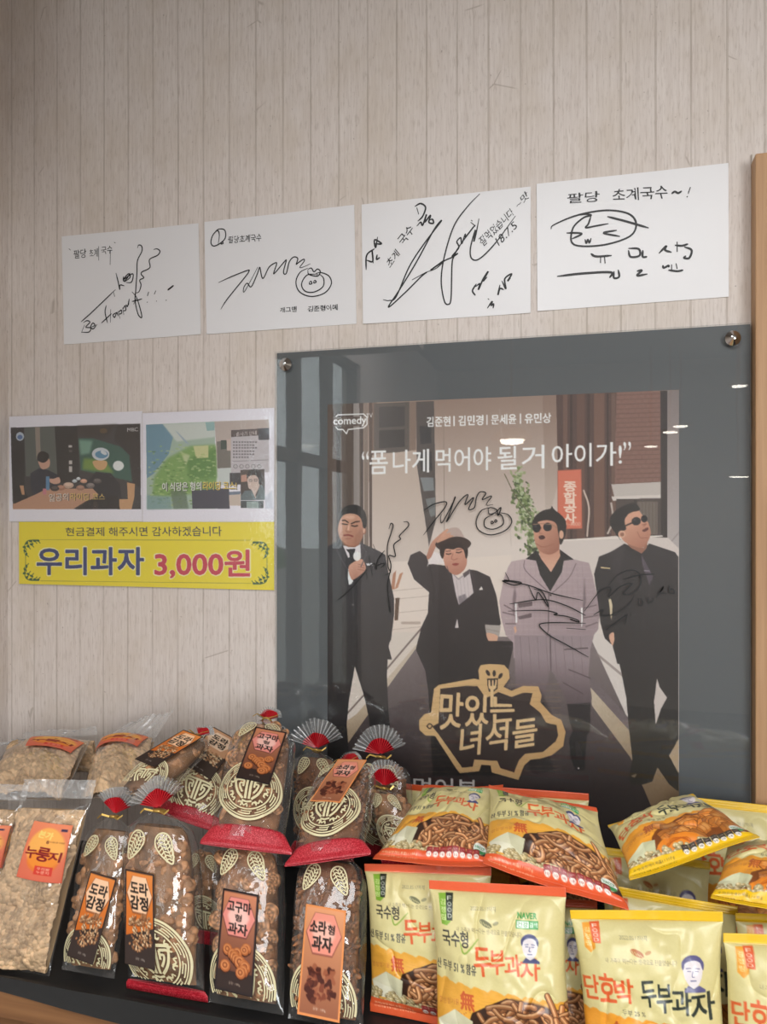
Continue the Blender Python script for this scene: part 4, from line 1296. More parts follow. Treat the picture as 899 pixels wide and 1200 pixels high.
o = flat_print('printed_poster', PO, lo, hi, -0.0098, M_POSTER, 760, 560, R0, 0.0, 0.0006)

# autographs written on the acrylic
V, F = [], []
sf = lambda x, z: -0.0150
W_ = 0.0019
def sig(z, *ss):
    for s in ss: ribbon(V, F, wallmap(smooth_line(z(*s), 8)), W_, sf, 0.0004)
sig(lambda *p: Z(370, 570, 6.0, *p),
    [(530, 300), (545, 260), (560, 275), (545, 330), (520, 420), (525, 560), (540, 600), (490, 625)], [(632, 250), (660, 250), (665, 280), (605, 345), (610, 370), (565, 410), (575, 488), (530, 485), (545, 560), (520, 700), (540, 880), (515, 780)],
    [(165, 800), (260, 720), (380, 580)], [(420, 405), (435, 440)], [(388, 480), (415, 625)], [(390, 560), (430, 540), (440, 580), (450, 520), (475, 480), (500, 450)], [(440, 560), (480, 540), (500, 545), (470, 570)], [(370, 580), (378, 650)])
sig(lambda *p: Z(460, 570, 6.0, *p),
    [(230, 172), (300, 128), (385, 110), (380, 150), (300, 250), (230, 342)], [(355, 195), (350, 235), (365, 250), (440, 110), (450, 80), (410, 200), (395, 245), (480, 110), (540, 60), (520, 130), (580, 80), (545, 160), (585, 150), (600, 80), (625, 42), (665, 50), (640, 95), (705, 70), (668, 130), (715, 130)],
    [(690, 150), (630, 175), (597, 250), (620, 310), (700, 340), (800, 310), (845, 250), (820, 200), (760, 185)], [(720, 195), (660, 230), (660, 285), (720, 300), (785, 265), (775, 205), (730, 190)], [(680, 155), (690, 195), (730, 185), (770, 150), (750, 205), (740, 165), (700, 150), (680, 160)], [(700, 250), (705, 262), (718, 255), (708, 245), (700, 252)], [(725, 240), (730, 252), (742, 245), (735, 235), (725, 242)])
sig(lambda *p: Z(570, 570, 6.0, *p),
    [(140, 600), (165, 660), (120, 660), (200, 690), (250, 670), (130, 655), (300, 690), (440, 740), (560, 770), (680, 795)], [(300, 690), (350, 790), (370, 740), (440, 840), (400, 740), (340, 715)], [(160, 870), (400, 865), (500, 885), (480, 895), (560, 905), (640, 930), (650, 945), (590, 925), (645, 945)], [(170, 820), (400, 790), (560, 830), (700, 900)], [(700, 955), (500, 950), (400, 955), (380, 975), (450, 1040), (560, 1100), (720, 1190)], [(565, 988), (700, 998)])
sig(lambda *p: Z(660, 570, 6.0, *p),
    [(150, 870), (250, 740), (320, 705), (335, 720), (320, 770), (400, 700), (480, 680), (420, 750), (490, 745), (540, 680), (530, 610), (470, 585), (380, 620), (320, 690)], [(420, 650), (530, 620), (640, 612)], [(215, 895), (280, 860), (270, 900), (360, 890), (450, 830), (500, 760)], [(525, 790), (530, 830), (552, 825), (550, 790), (520, 785)], [(590, 770), (598, 810), (625, 800), (628, 780)], [(650, 780), (700, 700), (680, 740), (720, 745)], [(740, 690), (745, 740), (775, 745), (765, 715), (745, 725)], [(300, 1000), (430, 905), (445, 900), (430, 965)], [(470, 880), (475, 905)])
o = link('autographs', mesh_np('autographs', np.array(V) - R0L, F, smooth=False), M_INK, R0)
# ------------------------------------------------------------------ printed snack pouches
M_POUCH = print_mat('printed_pouch_film', 0.36, 0.25, 0.18)
RS = np.random.RandomState(21)


def noodles(cv, x0, y0, x1, y1, n, seed):
    r = np.random.RandomState(seed)
    for i in range(n):
        x, y = x0 + r.rand() * (x1 - x0), y0 + r.rand() ** .8 * (y1 - y0)
        a = r.rand() * 3.14 if r.rand() < .6 else r.randn() * .5 + (1.3 if r.rand() < .5 else 0.2)
        L, b = 16 + r.rand() * 22, r.randn() * 9
        P = [(x + L * (t - .5) * math.cos(a) - b * (4 * t * (1 - t) - .5) * math.sin(a), y + L * (t - .5) * math.sin(a) + b * (4 * t * (1 - t) - .5) * math.cos(a)) for t in (0, .25, .5, .75, 1)]
        k = .85 + .3 * r.rand()
        q = lambda c: tuple(min(255, v * k) for v in c)
        cv.line(P, 7.0, (72, 40, 24), sm=4); cv.line(P, 5.6, q((160, 102, 62)), sm=4)
        cv.line([(px - .6, py - .9) for px, py in P], 3.0, q((198, 140, 92)), sm=4, blur=1); cv.line([(px - .8, py - 1.4) for px, py in P], 1.0, q((232, 186, 140)), sm=4)


def beans(cv, x0, y0, x1, y1, f, seed, r0=3.6):
    r = np.random.RandomState(seed)
    n = int((x1 - x0) * (y1 - y0) / (r0 * r0 * 1.5))
    for i in range(n):
        x, y = x0 + r.rand() * (x1 - x0), y0 + (y1 - y0) * (i + .5) / n
        if f(x) > y: continue
        k, ro = .84 + .3 * r.rand(), r.rand() * 3
        q = lambda c: tuple(min(255, v * k) for v in c)
        cv.ell(x, y + .6, r0 * 1.05, r0 * .92, (62, 46, 30), rot=ro); cv.ell(x, y, r0, r0 * .86, q((176, 156, 108)), rot=ro)
        cv.ell(x - .7, y - .8, r0 * .62, r0 * .5, q((210, 192, 146)), rot=ro, blur=1); cv.ell(x - 1.1, y - 1.3, r0 * .22, r0 * .18, (246, 236, 206))


def chip(cv, x, y, s, a, r):
    cs, sn = math.cos(a), math.sin(a)
    q = lambda *p: [(x + s * (u * cs - v * sn), y + s * (u * sn + v * cs)) for u, v in p]
    k = .82 + .3 * r.rand()
    c = lambda t: tuple(min(255, v * k) for v in t)
    cv.poly(q((-1.05, -.75), (.2, -1.0), (1.0, -.35), (.9, .7), (-.3, .95), (-1.0, .4)), c=(110, 56, 20))
    cv.poly(q((-1, -.7), (.2, -.92), (.95, -.35), (.85, .62), (-.3, .88), (-.95, .35)), c=c((206, 126, 52)))
    cv.poly(q((-.8, -.6), (.2, -.8), (.6, -.3), (.2, .2), (-.7, .2)), c=c((228, 158, 84)), blur=2)
    for t in (-.5, 0, .45): cv.line(q((-.8, t), (0, t - .18), (.8, t + .05)), .7, c((170, 92, 34)), sm=3)


def face_mark(cv, x, y, s, ink=(70, 74, 120)):
    e = lambda c, *p, **k: cv.poly([(x + s * a, y + s * b) for a, b in p], c=c, **k)
    l = lambda w, *p: cv.line([(x + s * a, y + s * b) for a, b in p], w, ink, sm=4)
    e((228, 220, 222), (-.8, -1), (.8, -1), (.85, .2), (.5, 1.0), (0, 1.35), (-.5, 1.0), (-.85, .2), sm=4)
    e(ink, (-.95, -.2), (-1.0, -.9), (-.45, -1.5), (.4, -1.52), (1.0, -.9), (.95, -.2), (.8, -.5), (.66, -.88), (.2, -1.1), (-.4, -1.0), (-.72, -.75), (-.82, -.4), sm=3)
    l(.9, (-.6, -.35), (-.2, -.4)); l(.9, (.2, -.4), (.6, -.35)); l(.8, (-.5, -.12), (-.2, -.12)); l(.8, (.2, -.12), (.5, -.12)); l(.8, (.0, -.1), (-.1, .35), (.1, .38)); l(1.1, (-.25, .72), (.25, .7))
    e(ink, (-.9, 1.6), (-.5, 1.1), (0, 1.4), (.5, 1.1), (1.1, 1.5), (1.1, 1.75), (-.9, 1.75))


def tofu_design(kind):
    k = 4.0
    cv = Canvas(160 * k, 215 * k, lambda P: np.asarray(P, float) * k, (219, 207, 148))
    T = lambda st, b, c, w=.015, **kw: cv.text(st, b, c, w, **kw)
    R_ = (226, 92, 48) if kind == 'noodle' else (236, 190, 20)
    INK = (48, 44, 40)
    cv.rect(0, 0, 160, 11.5, R_)
    OR = (222, 96, 44)
    if kind == 'noodle':
        cv.poly([(11, 15), (27, 14), (25, 48), (20, 53), (13, 52)], c=(128, 172, 52)); cv.poly([(20, 14), (29, 14), (27, 47), (20, 47)], c=(38, 46, 34))
        for i, ch in enumerate('김정림'): T(ch, bx(13, 22 + i * 9, 19, 29 + i * 9), (214, 226, 160), .03)
        for i, ch in enumerate('FOOD'): T(ch, bx(21.5, 18 + i * 7, 26.5, 23 + i * 7), (220, 224, 206), .03)
        T('NAVER', bx(106, 31, 128, 37.5), (60, 150, 70), .05); cv.rect(104, 39.5, 130, 49, (70, 160, 84)); cv.rect(105, 40.4, 119, 48, (240, 244, 236)); T('건강', bx(106, 41.5, 118, 47), (60, 140, 72), .03); T('검색', bx(120, 41.5, 129, 47), (240, 244, 236), .03)
        leafc = (112, 112, 76)
    else:
        cv.poly([(11, 15), (24, 14), (22, 44), (16, 50), (10, 44)], c=(234, 158, 44)); cv.poly([(19, 14), (30, 13), (29, 38), (20, 38)], c=(222, 96, 50))
        for i, ch in enumerate('김정림'): T(ch, bx(12, 20 + i * 8, 18, 26 + i * 8), (250, 220, 150), .03)
        for i, ch in enumerate('FOOD'): T(ch, bx(21.5, 16 + i * 5.4, 27, 20 + i * 5.4), (250, 226, 206), .03)
        leafc = (186, 112, 62)
    T('2022.05.17까지', bx(50, 27, 80, 33), (150, 142, 112), 0.0)
    cv.ell(68, 47, 8, 3.6, leafc, rot=.5)
    for i in range(4): cv.line([(62 + i * 3, 44 + i * 1.6), (64 + i * 3.4, 48 + i * 1.2)], .7, (219, 207, 148))
    cv.ell(80, 46, 4, 2, leafc, rot=-.5, a=.6)
    T('내 가족이 먹는다는 생각으로 만들었습니다', bx(32, 53, 111, 59, 0), (142, 128, 92), 0.0)
    if kind == 'noodle':
        T('국수형', bx(13, 58, 46, 77), INK, .02)
        cv.line([(36, 71), (41, 84), (58, 66)], 2.0, (140, 170, 60), sm=5, taper=True)
        for st, q in (('두', [(52, 76), (72, 74), (74, 104), (54, 108)]), ('부', [(72, 77), (90, 75), (90, 100), (72, 104)]), ('과', [(90, 80), (108, 78), (110, 102), (90, 104)]), ('자', [(108, 84), (131, 81), (131, 106), (108, 108)])):
            T(st, q, OR, .022)
        T('산 두부 51 % 함유', bx(2, 95, 55, 107), (44, 44, 48), .018)
        face_mark(cv, 120, 70, 10)
    else:
        for st, q in (('단', [(3, 78), (20, 76), (21, 104), (4, 107)]), ('호', [(21, 72), (38, 72), (40, 104), (22, 106)]), ('박', [(38, 78), (60, 76), (60, 104), (40, 106)])):
            T(st, q, OR, .022)
        for st, q in (('두', [(68, 78), (85, 76), (86, 104), (70, 108)]), ('부', [(86, 80), (103, 79), (103, 110), (86, 112)]), ('과', [(103, 84), (124, 82), (124, 112), (103, 114)]), ('자', [(124, 88), (150, 86), (152, 116), (124, 120)])):
            T(st, q, (40, 50, 44), .02)
        T('두부 25 %', bx(46, 112, 72, 118), (90, 84, 66), .01)
        face_mark(cv, 128, 66, 12, (92, 88, 132))
    MU = (232, 168, 62) if kind == 'noodle' else (236, 158, 48)
    top = [(x, 116 + x * .085 + 1.6 * math.sin(x * .31) + 1.1 * math.sin(x * .93 + 1)) for x in range(0, 161, 4)]
    cv.poly(top + [(160, 205), (0, 205)], c=MU)
    cv.poly([(x, y + 6) for x, y in top] + [(160, 160), (0, 160)], c=tuple(min(255, v + 10) for v in MU), a=.5, blur=6)
    for i in range(26): cv.line([(RS.rand() * 160, 124 + RS.rand() * 30) for _ in (0, 1)][:1] + [(RS.rand() * 160, 124 + RS.rand() * 30)], .4, (206, 140, 44), a=.25)
    T('無', bx(34, 127, 51, 148), (206, 92, 46) if kind == 'noodle' else (190, 96, 40), .03)
    T('합성첨가물', [(4, 141), (32, 137), (32, 144), (4, 148)], (200, 120, 56), 0.0)
    for i in range(14): cv.ell(30 + RS.rand() * 30, 146 + RS.rand() * 8, .5 + RS.rand() * .9, .6, (196, 110, 50))
    if kind == 'noodle':
        cv.poly([(48, 150), (70, 138), (90, 128), (130, 134), (160, 140), (160, 206), (40, 206), (40, 170)], c=(58, 36, 26))
        cv.poly([(66, 152), (96, 128), (128, 132), (160, 140), (160, 190), (70, 188)], c=(84, 52, 34), blur=4)
        noodles(cv, 62, 138, 164, 192, 95, 5)
        cv.poly([(2, 168), (26, 150), (48, 160), (44, 186), (16, 190)], c=(226, 222, 190)); cv.poly([(26, 150), (48, 160), (44, 186), (30, 172)], c=(206, 202, 168)); cv.poly([(2, 168), (30, 172), (28, 190), (8, 188)], c=(236, 232, 206))
        beans(cv, -2, 176, 162, 206, lambda x: 178 + max(0, (x - 30) * .20), 8)
    else:
        cv.poly([(40, 160), (62, 140), (100, 128), (150, 150), (160, 170), (160, 206), (30, 206)], c=(126, 68, 26))
        r = np.random.RandomState(4)
        for i in range(46): chip(cv, 58 + r.rand() * 92, 138 + 46 * i / 46 + r.randn() * 3, 10 + r.rand() * 5, r.rand() * 6.3, r)
        cv.poly([(40, 184), (64, 170), (92, 176), (96, 198), (54, 204)], c=(232, 136, 40), sm=4)
        for i in range(5): cv.line([(46 + i * 3, 190 - i * 2), (66 + i * 4, 176 + i), (90 - i, 190 + i * 2)], 1.0, (186, 92, 24), sm=4)
        cv.poly([(0, 172), (26, 160), (42, 168), (38, 190), (8, 196)], c=(222, 222, 184)); cv.poly([(26, 160), (42, 168), (38, 190), (26, 178)], c=(204, 204, 164))
        beans(cv, -2, 178, 162, 206, lambda x: 182 + max(0, (x - 40) * .12), 12)
    cv.ell(146, 186, 9, 9, (236, 240, 232)); cv.ell(146, 190, 8, 4.5, (64, 140, 84)); cv.rect(139, 180, 153, 188, (240, 242, 236)); T('HACCP', bx(139.5, 181.5, 152.5, 186.5), (56, 120, 72), .04)
    cv.poly([(0, 193), (160, 197), (160, 215), (0, 215)], c=R_)
    for i in range(8):
        x = 70 + i * 9.6
        c = (150, 42, 44) if kind == 'noodle' else (58, 52, 44)
        cv.rect(x, 189, x + 8.6, 198, c); cv.ell(x + 4.3, 198.6, 3.6, 3.2, (244, 236, 224)); T('10', bx(x + 2.2, 197.4, x + 6.4, 200), c, .02); T('나트', bx(x + 1.2, 191, x + 7.4, 194), (230, 200, 190), .02)
    T('과자(유탕처리제품) / 110 g', bx(6, 198, 58, 202), (250, 230, 200) if kind == 'noodle' else (96, 84, 40), .01)
    T('직사광선을 피해 서늘한 곳에 보관하세요', bx(6, 203.5, 60, 206.5), (250, 224, 190) if kind == 'noodle' else (110, 96, 40), 0)
    cv.grain(0.015, 6, 3)
    return cv


DES = {k: tofu_design(k) for k in ('noodle', 'pumpkin')}


def shelf_py(px, y):
    d = ray(px, 0)
    return HOR + (CAM[2] - SHELF_Z - 0.001) * d[1] / (y - CAM[1])


def corners3(C, ys):
    out = []
    for (px, py), y in zip(C, ys):
        if py is None: py = shelf_py(px, y)
        out.append(at(px, py, y))
    return np.array(out)


def normal_of(Q):
    r = (Q[1] - Q[0] + Q[2] - Q[3]); u = (Q[0] - Q[3] + Q[1] - Q[2])
    n = np.cross(r, u); n /= np.linalg.norm(n)
    return n if n @ (CAM - Q.mean(0)) > 0 else -n


def sheet(Q, n, T, U, Vv, seed, wr=1.0, s0=.06, s1=.06, pinch=.028, bow=0.0):
    """pillow surface at parameters U (0..1 left-right), Vv (0..1 top-bottom)"""
    sv = np.clip((Vv - s0) / (1 - s0 - s1), 0, 1)
    f = np.sqrt(np.clip(4 * sv * (1 - sv), 0, 1)) ** 1.15
    g = np.clip(4 * U * (1 - U), 0, 1) ** .55
    wd = np.linalg.norm(Q[1] - Q[0])
    Ux = U + (0.5 - U) * 2 * pinch * f + 0.006 * np.sin(sv * 9 + seed) * f * (U - .5)
    P = ((1 - Vv) * (1 - Ux))[..., None] * Q[0] + ((1 - Vv) * Ux)[..., None] * Q[1] + (Vv * Ux)[..., None] * Q[2] + (Vv * (1 - Ux))[..., None] * Q[3]
    h = T * f * g
    if wr:
        q = fbm(U * 4 + seed * 3.1, Vv * 5 + seed * 1.7, seed, 3)
        rg = np.clip(1 - np.abs(2.6 * fbm(U * 3.2 + Vv * 1.5 + seed, Vv * 3.0 - U * 1.2 + 7 * seed, seed + 9, 2)), 0, 1) ** 5
        h = h + abs(T) * wr * (0.16 * q - 0.07 * rg) * np.minimum(1, f * g * 1.6)
        fold = np.sin(U * 31 + 6 * vnoise(U * 6, U * 0 + seed, seed)) * (vnoise(U * 9, U * 0 + seed * 2, seed + 3) + .25)
        h = h + abs(T) * wr * .17 * fold * (np.exp(-sv / .10) + np.exp(-(1 - sv) / .10)) * np.minimum(1, 8 * sv * (1 - sv) + .05) * np.minimum(1, g + .2)
        h = h + .0022 * np.sin(U * 5.0 + seed) * (1 - f)
    return P + h[..., None] * n


def pouch(kind, C, ys, T, label, seed, nr=150, nc=110, group=None, wr=1.45):
    Q = corners3(C, ys)
    n = normal_of(Q)
    base = (Q[2] + Q[3]) / 2
    cat = 'snack bag'
    root = empty('snack_bag', tuple(base), label, cat, group)
    s = 11.5 / 215
    col = DES[kind].sample(int(nr * 1.0), nc)
    rows = np.linspace(0, 1, nr)
    def build(name, r0, r1, back):
        v, c = rows[r0:r1], col[r0:r1]
        U, Vv = np.meshgrid(np.linspace(0, 1, nc), v)
        P = sheet(Q, n, T * .62, U, Vv, seed, wr, s, s)
        if name != 'pouch':
            t = (Vv - v[0]) / max(v[-1] - v[0], 1e-6)
            P = P + (0.00035 * np.sin(t * 2 * math.pi * 6))[..., None] * n
        V, CC, F = P.reshape(-1, 3), c.reshape(-1, 3), grid_faces(len(v), nc)
        if back:
            mb, nb = 26, 20
            U2, V2 = np.meshgrid(np.linspace(0, 1, nb), np.linspace(v[0], v[-1], mb))
            Pb = sheet(Q, n, -T * .38, U2, V2, seed, .6, s, s) - 0.0004 * n
            F = np.vstack([F, grid_faces(mb, nb, len(V), True)])
            V = np.vstack([V, Pb.reshape(-1, 3)])
            CC = np.vstack([CC, np.tile(np.array([[.72, .71, .68]]), (mb * nb, 1))])
        o = link(name, mesh_np(name, V - base, F, CC), M_POUCH, root)
        if not back:
            md = o.modifiers.new('thickness', 'SOLIDIFY'); md.thickness = .0007; md.offset = -1
        return o
    a = int(round(s * (nr - 1)))
    build('top_seal', 0, a + 1, False)
    build('pouch', a, nr - a, True)
    build('bottom_seal', nr - a - 1, nr, False)
    return root


GT, GP = 'orange trimmed noodle snack bags', 'yellow trimmed pumpkin snack bags'
N_ = None
# standing in front
pouch('noodle', [(503, 1031), (663, 1040), (675, N_), (512, N_)], (-.365, -.365, -.425, -.425), .050, 'cream and orange snack bag with its whole title, front row centre', 1, 250, 190, GT)
pouch('pumpkin', [(668, 1066), (847, 1068), (855, N_), (690, N_)], (-.375, -.375, -.425, -.425), .050, 'cream and yellow snack bag with black and orange title, front row', 2, 250, 190, GP)
pouch('noodle', [(427, 1012), (576, 1016), (582, N_), (434, N_)], (-.315, -.315, -.375, -.365), .042, 'cream snack bag half hidden left of the front orange topped bag', 3, 240, 170, GT)
pouch('pumpkin', [(848, 1094), (1030, 1099), (1040, N_), (850, N_)], (-.385, -.385, -.430, -.430), .046, 'cream snack bag cut off by the bottom right corner of the photo', 4, 200, 140, GP)
pouch('pumpkin', [(706, 1036), (865, 1063), (872, N_), (708, N_)], (-.315, -.315, -.360, -.360), .040, 'snack bag whose yellow top seal shows right behind the front pumpkin bag', 5, 170, 120, GP)
pouch('pumpkin', [(862, 1070), (1030, 1074), (1040, N_), (866, N_)], (-.330, -.330, -.372, -.372), .034, 'snack bag squeezed between the corner bag and the bag lying above it', 6, 140, 100, GP)
pouch('noodle', [(592, 1050), (700, 1056), (702, N_), (594, N_)], (-.318, -.318, -.372, -.372), .034, 'noodle snack bag in the dark gap left of the front yellow topped bag', 7, 170, 120, GT)
# lying on top of the standing ones
pouch('noodle', [(498, 921), (590, 920), (574, 1016), (437, 1008)], (-.150, -.150, -.330, -.330), .040, 'orange banded snack bag lying back, left one of the two noodle bags on top', 8, 210, 170, GT, 1.6)
pouch('noodle', [(573, 920), (699, 948), (737, 1068), (566, 1012)], (-.185, -.210, -.375, -.350), .046, 'tilted orange banded snack bag lying on top of the front standing bags', 9, 220, 180, GT, 1.6)
pouch('pumpkin', [(712, 966), (812, 931), (891, 982), (738, 1030)], (-.215, -.150, -.280, -.350), .046, 'yellow banded snack bag with pumpkin chips lying turned on the pile', 10, 220, 180, GP, 1.6)
pouch('pumpkin', [(852, 985), (1010, 990), (1000, 1090), (833, 1050)], (-.215, -.215, -.370, -.370), .044, 'snack bag lying at the right edge under the turned pumpkin bag', 11, 190, 150, GP, 1.6)
# standing at the back
pouch('noodle', [(452, 916), (562, 926), (562, N_), (456, N_)], (-.035, -.035, -.055, -.055), .022, 'snack bag at the back showing an orange seal strip below the poster', 12, 120, 90, GT)
pouch('noodle', [(569, 921), (690, 930), (696, N_), (572, N_)], (-.060, -.060, -.110, -.110), .034, 'snack bag at the back with only its orange top corner showing', 13, 120, 90, GT)
pouch('pumpkin', [(802, 933), (962, 951), (968, N_), (804, N_)], (-.060, -.060, -.105, -.105), .036, 'cream snack bag standing at the back beside the wooden board', 14, 160, 120, GP)
pouch('pumpkin', [(704, 992), (832, 1010), (836, N_), (708, N_)], (-.190, -.190, -.250, -.250), .030, 'shaded snack bag in the gap between tilted orange and turned yellow bags', 15, 130, 100, GP)
# ------------------------------------------------------------------ clear cellophane bags of crackers
M_FILM = film_mat('cellophane', (0.975, 0.975, 0.97), 0.03, 0.04, 0.045, 34, 0.35, 0.006, 1.15)
M_FILMW = film_mat('crinkled_clear_plastic', (0.96, 0.965, 0.97), 0.30, 0.06, 0.08, 60, 0.4, 0.006, 0.9)
M_CREAM = flat_mat('cream_print', (230, 219, 176), 0.5, 0.08, 90)
M_GOLD = flat_mat('gold_tie', (196, 160, 84), 0.3, 0.1, 90, 0.6)
M_COOK = print_mat('cracker', 0.55, 0.15, 0.3, (260, 0.25, 0.002))
M_CARD = print_mat('label_card', 0.55, 0.0, 0.2, None, 0.2)


def red_mat(name, net):
    t = NT(name)
    if net:
        b = t.n('ShaderNodeTexVoronoi')
        b.inputs['Scale'].default_value = 1.0
        t.l(t.coord((620, 620, 620)), b.inputs['Vector'])
        c = t.mix(t.rampn(b.outputs['Distance'], (0.30, 1.0), (0.5, 0.0)), lin4((172, 24, 40)), lin4((214, 74, 84)))
    else:
        c = t.mix(t.noise(t.coord(), 70, 3), lin4((206, 26, 40)), lin4((178, 14, 30)))
    t.l(c, t.b.inputs['Base Color'])
    t.set(Roughness=0.38, Coat_Weight=0.3)
    return t.m


M_REDNET, M_RED = red_mat('red_net_print', True), red_mat('red_foil', False)


# --- cracker shapes (several of each kind, shared by all the bags)
def snail_mesh(seed):
    r = np.random.RandomState(seed)
    nr, nt = 13, 44
    V, Cc, F = [], [], []
    turns = 2.6 + r.rand() * .5
    for side in (1, -1):
        for i in range(nr):
            for j in range(nt):
                rr, th = i / (nr - 1), 2 * math.pi * j / nt
                ph = (rr * turns + th / (2 * math.pi)) % 1.0
                gv = math.sin(math.pi * ph) ** .6
                w = 1 + .06 * math.sin(2 * th + seed) + .03 * math.sin(5 * th)
                z = side * ((.34 * math.sqrt(max(0, 1 - rr ** 3)) * (.62 + .38 * gv) + .03) if rr < 1 else 0.0) + .12 * math.sin(th + seed) * rr
                V.append((rr * w * math.cos(th), rr * w * .92 * math.sin(th), z))
                k = .55 + .45 * gv
                e = .86 + .14 * math.sin(7 * th + 3 * rr + seed)
                Cc.append((min(1, .86 * k * e + .05), min(1, .63 * k * e + .03), .44 * k * e + .02))
        F.append(grid_faces(nr, nt, (0 if side == 1 else nr * nt), side == 1))
    # close the rings
    Fx = []
    for s in (0, 1):
        for i in range(nr - 1):
            a = s * nr * nt + i * nt
            q = (a + nt - 1, a + 2 * nt - 1, a + nt, a)
            Fx.append(q if s == 1 else q[::-1])
    return mesh_np('cracker_shape', np.array(V), np.vstack(F + [np.array(Fx)]), np.array(Cc))


def blob_mesh(seed, kind):
    bm = bmesh.new()
    bmesh.ops.create_icosphere(bm, subdivisions=4, radius=1.0)
    P = np.array([v.co[:] for v in bm.verts])
    F = np.array([[v.index for v in f.verts] for f in bm.faces])
    bm.free()
    r = np.random.RandomState(seed)
    if kind == 'conch':
        ax = P @ np.array([.3, .2, .93])
        th = np.arctan2(P[:, 1], P[:, 0])
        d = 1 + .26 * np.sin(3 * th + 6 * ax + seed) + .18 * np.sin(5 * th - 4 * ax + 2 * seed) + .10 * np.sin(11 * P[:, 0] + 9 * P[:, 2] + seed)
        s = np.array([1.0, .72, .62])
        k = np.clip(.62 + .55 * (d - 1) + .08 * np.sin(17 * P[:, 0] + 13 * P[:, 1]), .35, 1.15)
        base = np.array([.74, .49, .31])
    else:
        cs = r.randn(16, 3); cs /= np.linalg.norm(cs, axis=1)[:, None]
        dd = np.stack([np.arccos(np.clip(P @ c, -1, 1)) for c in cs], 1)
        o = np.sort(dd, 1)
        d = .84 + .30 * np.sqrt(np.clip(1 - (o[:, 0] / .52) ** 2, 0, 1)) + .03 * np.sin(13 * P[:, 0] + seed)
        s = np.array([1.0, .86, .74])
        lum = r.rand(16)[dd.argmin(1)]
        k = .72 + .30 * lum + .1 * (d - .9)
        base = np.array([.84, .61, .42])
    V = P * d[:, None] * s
    C = np.clip(base[None] * k[:, None], 0, 1)
    return mesh_np('cracker_shape', V, F, C)


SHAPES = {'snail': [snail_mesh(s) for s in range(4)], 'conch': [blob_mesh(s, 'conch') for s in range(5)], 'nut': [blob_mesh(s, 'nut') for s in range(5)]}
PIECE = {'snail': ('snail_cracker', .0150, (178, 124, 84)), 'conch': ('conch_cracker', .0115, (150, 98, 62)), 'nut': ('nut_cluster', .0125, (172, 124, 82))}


# --- labels
def hexa(x, y, rx, ry): return [(x - rx, y), (x - rx * .55, y - ry), (x + rx * .55, y - ry), (x + rx, y), (x + rx * .55, y + ry), (x - rx * .55, y + ry)]


